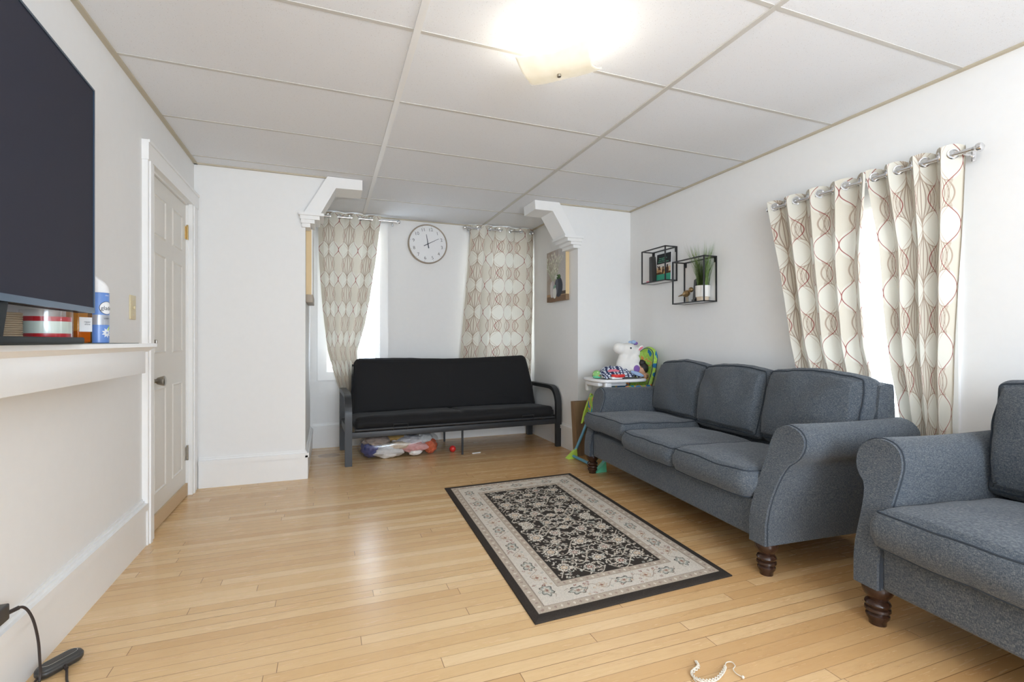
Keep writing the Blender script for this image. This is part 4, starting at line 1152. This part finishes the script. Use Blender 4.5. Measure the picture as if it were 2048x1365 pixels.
m.tube([(-.764, 1.942, .017), (-.753, 1.925, .013)], .0055, 8)
cc_ = m.build('charging_cord', 'cord'); cc_.location = (-.004, -.027, 0); tag(cc_, 'short black cord leaving the dark hub across the floor', 'cord')
# braided string
m = MB(); base = catmull([(1.100, 1.237, .006), (1.090, 1.217, .006), (1.050, 1.200, .006), (1.046, 1.175, .006), (1.068, 1.156, .006), (1.100, 1.153, .006), (1.139, 1.168, .006), (1.168, 1.186, .006)], 12)
for ph in (0, 2.1, 4.2): m.tube([p_+Vector((.0035*math.cos(i*.55+ph), .0035*math.sin(i*.55+ph), .0025*math.sin(i*.55+ph))) for i, p_ in enumerate(base)], .0019, 5)
m.tube(catmull([(1.165, 1.184, .006), (1.186, 1.200, .006), (1.204, 1.196, .006), (1.200, 1.178, .006), (1.182, 1.168, .006), (1.176, 1.150, .006), (1.182, 1.130, .006)], 6), .0016, 5)
m.ball((1.182, 1.130, .006), .0048, 0, 10, 6); m.tube([(1.050, 1.19, .006), (1.035, 1.175, .006), (1.038, 1.15, .004)], .0016, 5)
tag(m.build('braided_string', 'string'), 'frayed piece of braided beige string on the floor at the bottom edge', 'string')

# ------------------------------------------------------------------ under the futon
bag = thing('plastic_bag', 'clear plastic bag stuffed with clothes lying under the futon', 'bag', (.60, 4.42, 0), R(2))
def bagf(u, v):
    a = 2*PI*u; x = -.36+.72*v; k = max(.02, 1-abs(x/.362)**5)**.5
    n_ = 1+.05*mnoise.noise(Vector((math.cos(a)*2, math.sin(a)*2, x*9)))
    return (x, .125*k*math.cos(a)*n_, max(.002, .108+.105*k*math.sin(a)*n_))
MB().grid(bagf, 40, 60, closeu=True).build('film', 'film', bag, smooth=180)
GC = [('navy blue garment at the left end inside the clear bag', (.05, .06, .19, 1), (-.24, .02, .085), (.085, .09, .075)),
      ('white speckled garment low inside the clear bag', (.72, .70, .68, 1), (-.10, -.045, .055), (.13, .06, .05)),
      ('grey brown garment at the upper left of the clear bag', (.34, .27, .23, 1), (-.20, .0, .155), (.11, .08, .045)),
      ('mustard garment near the top of the clear bag', (.42, .27, .09, 1), (-.02, .03, .165), (.10, .07, .038)),
      ('pale grey garment across the middle of the clear bag', (.52, .50, .52, 1), (.09, .0, .14), (.14, .085, .042)),
      ('pink garment right of centre inside the clear bag', (.72, .34, .33, 1), (.13, -.05, .08), (.12, .06, .045)),
      ('beige garment in the middle of the clear bag', (.60, .46, .34, 1), (.0, -.055, .11), (.09, .05, .035)),
      ('white cuff folded at the lower right of the clear bag', (.78, .74, .70, 1), (.13, -.075, .04), (.06, .035, .026)),
      ('orange red garment at the right end of the clear bag', (.62, .12, .05, 1), (.275, -.01, .075), (.062, .085, .065)),
      ('light grey hooded garment at the upper right of the clear bag', (.55, .56, .56, 1), (.225, -.005, .145), (.07, .08, .050))]
for i, (lb, c_, p_, r_) in enumerate(GC):
    t = NT('garment_cloth_%d' % i); v, x, y, z = t.coords(); nz = t.noise(v, 28, 4)
    s_ = t.bsdf(t.mix((nz-.35)*.9, c_, tuple(min(.8, k*1.7+.06) for k in c_[:3])+(1,)), .9); t.put(s_, 'Normal', t.bump(nz, .5, .02)); mt = t.done(s_)
    m = MB().ball((0, 0, 0), r_, 0, 40, 24, None, lambda q_, i=i: 1+.22*mnoise.noise(q_*2.4+Vector((i*3.1, 0, 0)))+.10*mnoise.noise(q_*6+Vector((i, 4, 0))))
    o = m.build('garment', mt, None, 180); o.location = Vector((.60, 4.42, 0)) + Matrix.Rotation(R(2), 3, 'Z') @ Vector(p_); tag(o, lb, 'garment', 'clothes inside the clear bag')
o = MB().ball((0, 0, .030), .030, 0, 28, 16).build('ball', 'red', None, 180); o.location = (1.085, 4.40, 0); tag(o, 'small shiny red ball on the floor under the futon', 'ball')
o = MB().box((-.042, -.006, 0), (.042, .006, .008), bev=.003).build('comb', 'white'); o.location = (1.275, 4.27, 0); o.rotation_euler = (0, 0, R(8)); tag(o, 'small white plastic strip on the floor under the futon', 'plastic strip')

# brown wood-grain box behind the sofa end
bx = MB(); x0, x1, yb_, yf, h = 2.075, 2.42, 3.918, 3.842, .485
vs = [(x0+.012, yf+.0, 0), (x1, yf, 0), (x1, yb_, 0), (x0+.012, yb_, 0), (x0-.015, yf+.0, h), (x1, yf, h), (x1, yb_, h), (x0-.015, yb_, h)]
bx.add(vs, [(0, 3, 2, 1), (0, 1, 5, 4), (1, 2, 6, 5), (2, 3, 7, 6), (3, 0, 4, 7)])
bx.add([(a + (.006 if a < 2.3 else -.006), b + (.006 if b < 3.88 else -.006), max(.008, c_)) for a, b, c_ in vs], [(0, 1, 2, 3), (0, 4, 5, 1), (1, 5, 6, 2), (2, 6, 7, 3), (3, 7, 4, 0)])
for i, j in ((0, 1), (1, 2), (2, 3), (3, 0)):
    ins = lambda p: (p[0]+(.006 if p[0] < 2.3 else -.006), p[1]+(.006 if p[1] < 3.88 else -.006), h)
    bx.add([vs[4+i], vs[4+j], ins(vs[4+j]), ins(vs[4+i])], [(0, 1, 2, 3)])
tag(bx.build('waste_bin', 'boxwood', None, 0), 'brown wood-grain open bin against the wall behind the sofa end', 'bin')

# ------------------------------------------------------------------ high chair with toys
HY = 3.56
hc = thing('high_chair', 'white and lime high chair with jungle print seat in the corner behind the sofa', 'high chair', (2.0, HY, 0))
hc.scale = (1, .88, 1)
TS = .075
for s in (-1, 1):
    m = MB(); m.tube(catmull([(.02, s*.27, .032), (.06, s*.268, .10), (.13, s*.255, .26), (.19, s*.235, .43), (.22, s*.225, .53)], 6), .013, 10)
    m.build('front_leg', 'bluetube', hc)
    m = MB(); m.tube(catmull([(.63, s*.265, .032), (.52, s*.258, .16), (.34, s*.245, .38), (.22, s*.23, .55)], 6), .013, 10); m.build('rear_leg', 'bluetube', hc)
    m = MB(); vs = [(-.045, s*.30, 0), (.05, s*.30, 0), (.05, s*.235, 0), (-.045, s*.235, 0), (-.03, s*.285, .015), (.05, s*.29, .085), (.045, s*.245, .085), (-.03, s*.25, .015)]
    m.add(vs, [(0, 1, 2, 3), (4, 5, 6, 7), (0, 1, 5, 4), (1, 2, 6, 5), (2, 3, 7, 6), (3, 0, 4, 7)]); m.build('foot', 'lime' if s > 0 else 'teal', hc, smooth=0, label='lime plastic foot' if s > 0 else 'green plastic foot')
    m = MB(); vs = [(.115, .20), (.21, .30+.04), (.25, .52), (.20, .57), (.16, .40)]
    m.prism([(.10, .30), (.15, .36), (.225, .42), (.245, .52), (.195, .565), (.165, .50), (.125, .40)], s*.262-.012, s*.262+.012, 'Y'); m.build('side_bracket', 'lime', hc, label='lime plastic side bracket')
MB().tube([(.012, -.262, .022), (.012, .262, .022)], .012, 10).build('base_bar', 'bluetube', hc)
MB().tube([(.64, -.26, .022), (.64, .26, .022)], .012, 10).build('base_bar', 'bluetube', hc)
# seat shell and padded back
m = MB(); m.box((.12, -.16, .50), (.52, .16, .56), bev=.02); m.build('seat_pad', 'kidfabric', hc)
m = MB(); m.box((.105, -.15, .36), (.145, .15, .55), bev=.015); m.build('footrest_fabric', 'kidfabric', hc)
olb = rpoly([(-.15, 0), (.15, 0), (.165, .25), (.13, .40), (0, .45), (-.13, .40), (-.165, .25)], .08)
T = Tm((.525, 0, .55)) @ Matrix.Rotation(R(16), 4, 'Y') @ Matrix(((0, 0, -1, 0), (1, 0, 0, 0), (0, 1, 0, 0), (0, 0, 0, 1)))
b, w = cushion(olb, -.025, .02, crown=-.015, er=.018, wob=.003, T=T, cen=(0, .2)); bo = b.build('back_pad', 'kidgreen', hc, smooth=180); w.build('piping', 'navy', bo)
for s in (-1, 1):
    m = MB(); m.box((.30, s*.16-.012*s, .56), (.56, s*.185, .66), bev=.02); m.build('side_pad', 'kidfabric', hc)
tr = rpoly([(TS+.0, -.22), (TS-.03, 0), (TS+.0, .22), (TS+.30, .225), (TS+.44, .19), (TS+.44, -.19), (TS+.30, -.225)], .09)
b, w = cushion(tr, .690, .716, crown=-.004, er=.010, bulge=.002, wob=0, welt=False); b.build('tray', 'white', hc, smooth=50)
m = MB(); m.box((.07, -.12, .655), (.34, .12, .69), bev=.01); m.box((.10, -.19, .60), (.16, -.15, .69), bev=.008); m.box((.10, .15, .60), (.16, .19, .69), bev=.008); m.build('tray_mount', 'white', hc)

def blob(name, parts, mat, parent=None, vox=.007, sm=8):
    m = MB()
    for c_, r_, T in parts: m.ball(c_, r_, 0, 20, 12, T)
    o = m.build(name, mat, parent, 180)
    r = o.modifiers.new('remesh', 'REMESH'); r.mode = 'VOXEL'; r.voxel_size = vox; r.use_smooth_shade = True
    s = o.modifiers.new('smooth', 'SMOOTH'); s.iterations = sm; s.factor = .5
    return o
# plush: seen from the -Y side, nose points to -X
pl = thing('plush_toy', 'white stuffed animal with purple feet and pink ear resting in the high chair', 'stuffed toy', (2.40, 3.56, .716))
pl.scale = (1.08, 1.08, 1.08)
blob('body', [((.02, 0, .10), (.10, .07, .085), None), ((.0, 0, .15), (.06, .055, .06), None), ((.02, 0, .215), (.075, .062, .062), None), ((-.055, 0, .232), (.055, .048, .046), None), ((.075, 0, .20), (.055, .055, .055), None),
              ((.055, -.060, .075), (.06, .035, .035), Tm(rz=0)), ((.055, .060, .075), (.06, .035, .035), None), ((.06, -.05, .14), (.04, .03, .045), None)], 'plush', pl)
for y in (-.052, .052): MB().ball((.012, y*1.12, .235), .0075, 0, 12, 8).build('eye', 'ink', pl)
for y in (-1, 1):
    MB().ball((0, 0, 0), (.034, .010, .016), 0, 16, 8, Tm((.105, y*.050, .232), ry=R(-35))).build('ear', 'plush', pl)
    MB().ball((0, 0, 0), (.024, .006, .009), 0, 16, 8, Tm((.105, y*.058, .231), ry=R(-35))).build('ear_lining', 'pinkf', pl)
    MB().ball((.0, 0, 0), (.028, .012, .030), 0, 16, 10, Tm((.045, y*.090, .072))).build('foot_pad', 'purple', pl)
MB().ball((.070, -.01, .282), (.02, .02, .016), 0, 12, 8).ball((.055, .012, .280), (.016, .016, .013), 0, 12, 8).build('hair_tuft', 'lightblue', pl)
MB().ball((.096, 0, .272), (.018, .022, .014), 0, 12, 8).build('bow', 'purple', pl)
# doll
dl = thing('doll', 'dark-haired doll lying on the high chair tray beside the stuffed animal', 'doll', (2.505, 3.49, .722))
dl.scale = (1.15, 1.15, 1.15)
blob('body', [((0, 0, .052), (.046, .038, .042), None), ((-.028, 0, .047), (.022, .026, .022), None), ((.03, .0, .012), (.04, .028, .022), None), ((.06, -.02, .008), (.022, .012, .012), None), ((.02, -.03, .0), (.012, .012, .018), None)], 'skin', dl, .005, 5)
m = MB()
m.ball((.018, .004, .066), (.046, .046, .044), 0, 24, 14, None, lambda q_: 1+.10*mnoise.noise(q_*5)); m.ball((.012, 0, .105), (.028, .028, .024), 0, 16, 10, None, lambda q_: 1+.16*mnoise.noise(q_*6)); m.build('hair', 'hair', dl, smooth=180)
for s in (-1,): MB().ball((-.030, -.024, .060), (.005, .003, .006), 0, 10, 6).build('eye', 'ink', dl)
m = MB(); m.box((.0, -.030, -.005), (.075, .030, .018), bev=.008); m.build('dress', 'boxwood', dl)
# striped cloth
def m_stripe():
    t = NT('navy_white_knit'); v, x, y, z = t.coords()
    s1 = (x*30+y*9+t.noise(v, 9, 3)*2.5).mod(1.0).gt(.45); s2 = (y*42+z*30+t.noise(v, 20, 2)*1.5).mod(1.0).gt(.3)
    c_ = t.mix(s1*s2, (.025, .035, .10, 1), (.66, .70, .76, 1)); return t.done(t.bsdf(c_, .95))
st = m_stripe()
def cloth(name, fn, nu, nv, mat, label, cat, group=None, loc=(0, 0, 0)):
    o = MB().grid(fn, nu, nv).build(name, mat, None, 180); md = o.modifiers.new('s', 'SOLIDIFY'); md.thickness = .004; md.offset = 0; o.location = loc
    return tag(o, label, cat, group)
cloth('knit_blanket', lambda u, v: (-.03+.36*u+.02*mnoise.noise(Vector((v*4, 3, u*3))), -.13+.20*v, .012+(.085*math.sin(PI*min(1, u*.9+.12)))*max(0, math.sin(PI*v))**.5+.030*mnoise.noise(Vector((u*7, v*5, 1)))), 50, 26, st, 'navy and white striped knit cloth heaped across the high chair tray', 'cloth', loc=(2.15, 3.57, .716))
o = blob('sleeve', [((0, 0, 0), (.075, .018, .018), Tm((.03, 0, 0), ry=R(18)))], 'lightblue'); o.location = (2.40, 3.43, .755); tag(o, 'pale blue sleeve hanging toward the front of the tray', 'cloth')
m = MB(); m.tube([(.050*math.cos(a_), .032*math.sin(a_), 0) for a_ in [2*PI*i/32 for i in range(32)]], .013, 12, closed=True)
o = m.build('toy_ring', 'red', None, 180); o.location = (2.245, 3.435, .743); tag(o, 'red rubber toy ring at the front of the high chair tray', 'toy')
cloth('pink_cloth', lambda u, v: (.11*u, .05*v, .012+.016*math.sin(PI*v)*math.sin(PI*u)**.5+.006*mnoise.noise(Vector((u*8, v*6, 7)))), 24, 14, 'pinkf', 'pink cloth bunched above the red toy ring', 'cloth', loc=(2.175, 3.455, .765))
m = MB().box((0, 0, 0), (.10, .06, .020), bev=.006); o = m.build('toy_block', 'white'); o.location = (2.175, 3.41, .716); tag(o, 'white plastic toy base under the red ring', 'toy')
t = NT('green_toy_print'); v, x, y, z = t.coords(); vo = t.n('ShaderNodeTexVoronoi'); t.put(vo, 'Vector', v); vo.inputs['Scale'].default_value = 55
M['toyball'] = t.done(t.bsdf(t.mix(E(t, vo.outputs['Distance']).lt(.35), (.24, .50, .16, 1), (.62, .70, .42, 1)), .5))
tb = thing('rattle_toy', 'round green spotted toy at the left end of the high chair tray', 'toy', (2.105, 3.54, .716))
tb.scale = (1.15, 1.15, 1.15)
MB().ball((0, 0, .030), (.032, .028, .030), 0, 24, 14).build('shell', 'toyball', tb, 180)
MB().ball((.0, -.004, .012), (.033, .030, .012), 0, 24, 10).build('rim', 'teal', tb, 180)
MB().ball((.006, -.026, .020), (.010, .006, .004), 0, 10, 6).build('mouth', 'red', tb, 180)

# ------------------------------------------------------------------ ceiling light
LX, LY = .877, 1.768
cl = thing('ceiling_light', 'lit square frosted glass ceiling light with curled corners', 'ceiling light', (LX, LY, CZ), R(-45.8))
MB().lathe([(.001, -.03), (.055, -.028), (.062, -.018), (.062, 0.005)], 32).build('canopy', 'trim', cl)
MB().tube([(0, 0, -.02), (0, 0, -.165)], .004, 8).build('stem', 'brass', cl)
t = NT('frosted_lamp_glass'); v, x, y, z = t.coords(); nz = t.noise(v, 16, 2, .5)
cc = t.mix(nz, (.52, .48, .39, 1), (.66, .63, .56, 1))
df = t.bsdf(cc, .25); tr_ = t.n('ShaderNodeBsdfTranslucent'); t.put(tr_, 0, cc); em = t.n('ShaderNodeEmission'); t.put(em, 0, t.mix(nz, (1.0, .86, .58, 1), (1, .95, .80, 1))); em.inputs[1].default_value = .085
mx = t.n('ShaderNodeMixShader'); mx.inputs[0].default_value = .02; t.link(df.outputs[0], mx.inputs[1]); t.link(tr_.outputs[0], mx.inputs[2])
ad = t.n('ShaderNodeAddShader'); t.link(mx.outputs[0], ad.inputs[0]); t.link(em.outputs[0], ad.inputs[1]); M['lampglass'] = t.done(ad)
def dish(u, v):
    x = (u-.5)*2; y = (v-.5)*2; h = .152
    bow = 1-.10*(1-abs(x*y))*max(abs(x), abs(y))**2
    z = -.160+.006*x*x+(.046 if y < 0 else .024)*abs(y)**2+.006*abs(x*y)**1.5+.0015*math.sin(5*x+2*y)
    return (x*h*bow, y*h*.63*bow, z)
o = MB().grid(dish, 33, 33).build('glass_shade', 'lampglass', cl, 180); md = o.modifiers.new('s', 'SOLIDIFY'); md.thickness = .005
MB().lathe([(.003, -.172), (.008, -.170), (.009, -.162), (.006, -.155)], 16).build('finial', 'nickel', cl)
for k, x in enumerate((-.06, .06)):
    MB().ball((x, 0, -.103), .020, 0, 16, 10).build('bulb', M.setdefault('bulb', (lambda t: (t.done((lambda e: (t.put(e, 0, (1, .95, .86, 1)), t.put(e, 1, 23.0), e)[2])(t.n('ShaderNodeEmission')))))(NT('lit_bulb'))), cl)

# ------------------------------------------------------------------ outside: a bare bush beyond the right window
bm_ = MB(); br = random.Random(4)
def twig(p, d, L, r, lvl):
    pts = [p]; q_ = p.copy(); dd = d.copy()
    for i in range(5):
        dd = (dd+Vector((br.uniform(-.3, .3), br.uniform(-.3, .3), br.uniform(-.15, .25)))).normalized(); q_ = q_+dd*L/5; pts.append(q_.copy())
        if lvl and i: twig(q_.copy(), (dd+Vector((br.uniform(-.9, .9), br.uniform(-.9, .9), br.uniform(-.3, .6)))).normalized(), L*.6, r*.55, lvl-1)
    bm_.tube(pts, [r*(1-.8*i/5) for i in range(6)], 4)
for i in range(9): twig(Vector((0, (i-4)*.28, -.2)), Vector((br.uniform(-.2, .2), br.uniform(-.3, .3), 1)).normalized(), .85, .014, 2)
o = bm_.build('bare_bush', plain('bare_twig_bark', (.35, .33, .32, 1), .9), None, 0); o.location = (4.0, 2.4, .0); tag(o, 'bare twiggy bush outside the right-hand window', 'bush')
struct('ground', MB().box((XR+.2, -2, -.5), (14, 12, -.2)), plain('snowy_ground', (.85, .87, .9, 1), .8))

# ------------------------------------------------------------------ light and camera
w = bpy.data.worlds.new('world'); scene.world = w; w.use_nodes = True
bgn = w.node_tree.nodes['Background']; bgn.inputs[0].default_value = (.80, .93, 1.08, 1); bgn.inputs[1].default_value = 2.9
def area(name, loc, rot, sx, sy, power=0, colr=(1, 1, 1), portal=False):
    l = bpy.data.lights.new(name, 'AREA'); l.shape = 'RECTANGLE'; l.size = sx; l.size_y = sy; l.energy = power; l.color = colr
    if portal: l.cycles.is_portal = True
    o = bpy.data.objects.new(name, l); col.objects.link(o); o.location = loc; o.rotation_euler = rot; return o
area('portal', ((W1[0]+W1[1])/2, YA+.14, 1.43), (R(-90), 0, 0), .55, 1.45, portal=True)
area('portal', ((W2[0]+W2[1])/2, YA+.14, 1.43), (R(-90), 0, 0), .55, 1.45, portal=True)
area('portal', (XR+.14, 1.76, 1.18), (0, R(90), 0), 1.15, .7, portal=True)
area('portal', (.85, RY-.14, 1.375), (R(90), 0, 0), 1.4, 1.25, portal=True)
# two added fill panels behind the camera, not lamps of the place
area('rear_fill', (.9, -1.9, 1.3), (R(90), 0, 0), 3.0, 2.0, 12, (.84, .94, 1.06))
area('bounce_fill', (.5, -1.1, .9), (R(180), 0, 0), 2.4, 1.8, 12, (.84, .94, 1.06))  # added fill facing up, brightens the ceiling and bounces back down
cam = bpy.data.cameras.new('camera'); co_ = bpy.data.objects.new('camera', cam); col.objects.link(co_)
cam.sensor_width = 36; cam.lens = 970/2048*36; cam.clip_start = .02
co_.location = (0, 0, 1.03); co_.rotation_euler = (R(90), 0, R(-20.83)); scene.camera = co_
scene.view_settings.view_transform = 'Standard'; scene.view_settings.look = 'None'; scene.view_settings.gamma = 1
scene.view_settings.use_curve_mapping = False; scene.view_settings.exposure = 2.30
scene.cycles.adaptive_threshold = 0.02; scene.cycles.max_bounces = 8; scene.cycles.diffuse_bounces = 6; scene.cycles.transparent_max_bounces = 16
scene.cycles.sample_clamp_indirect = 6; scene.cycles.caustics_reflective = False; scene.cycles.caustics_refractive = False
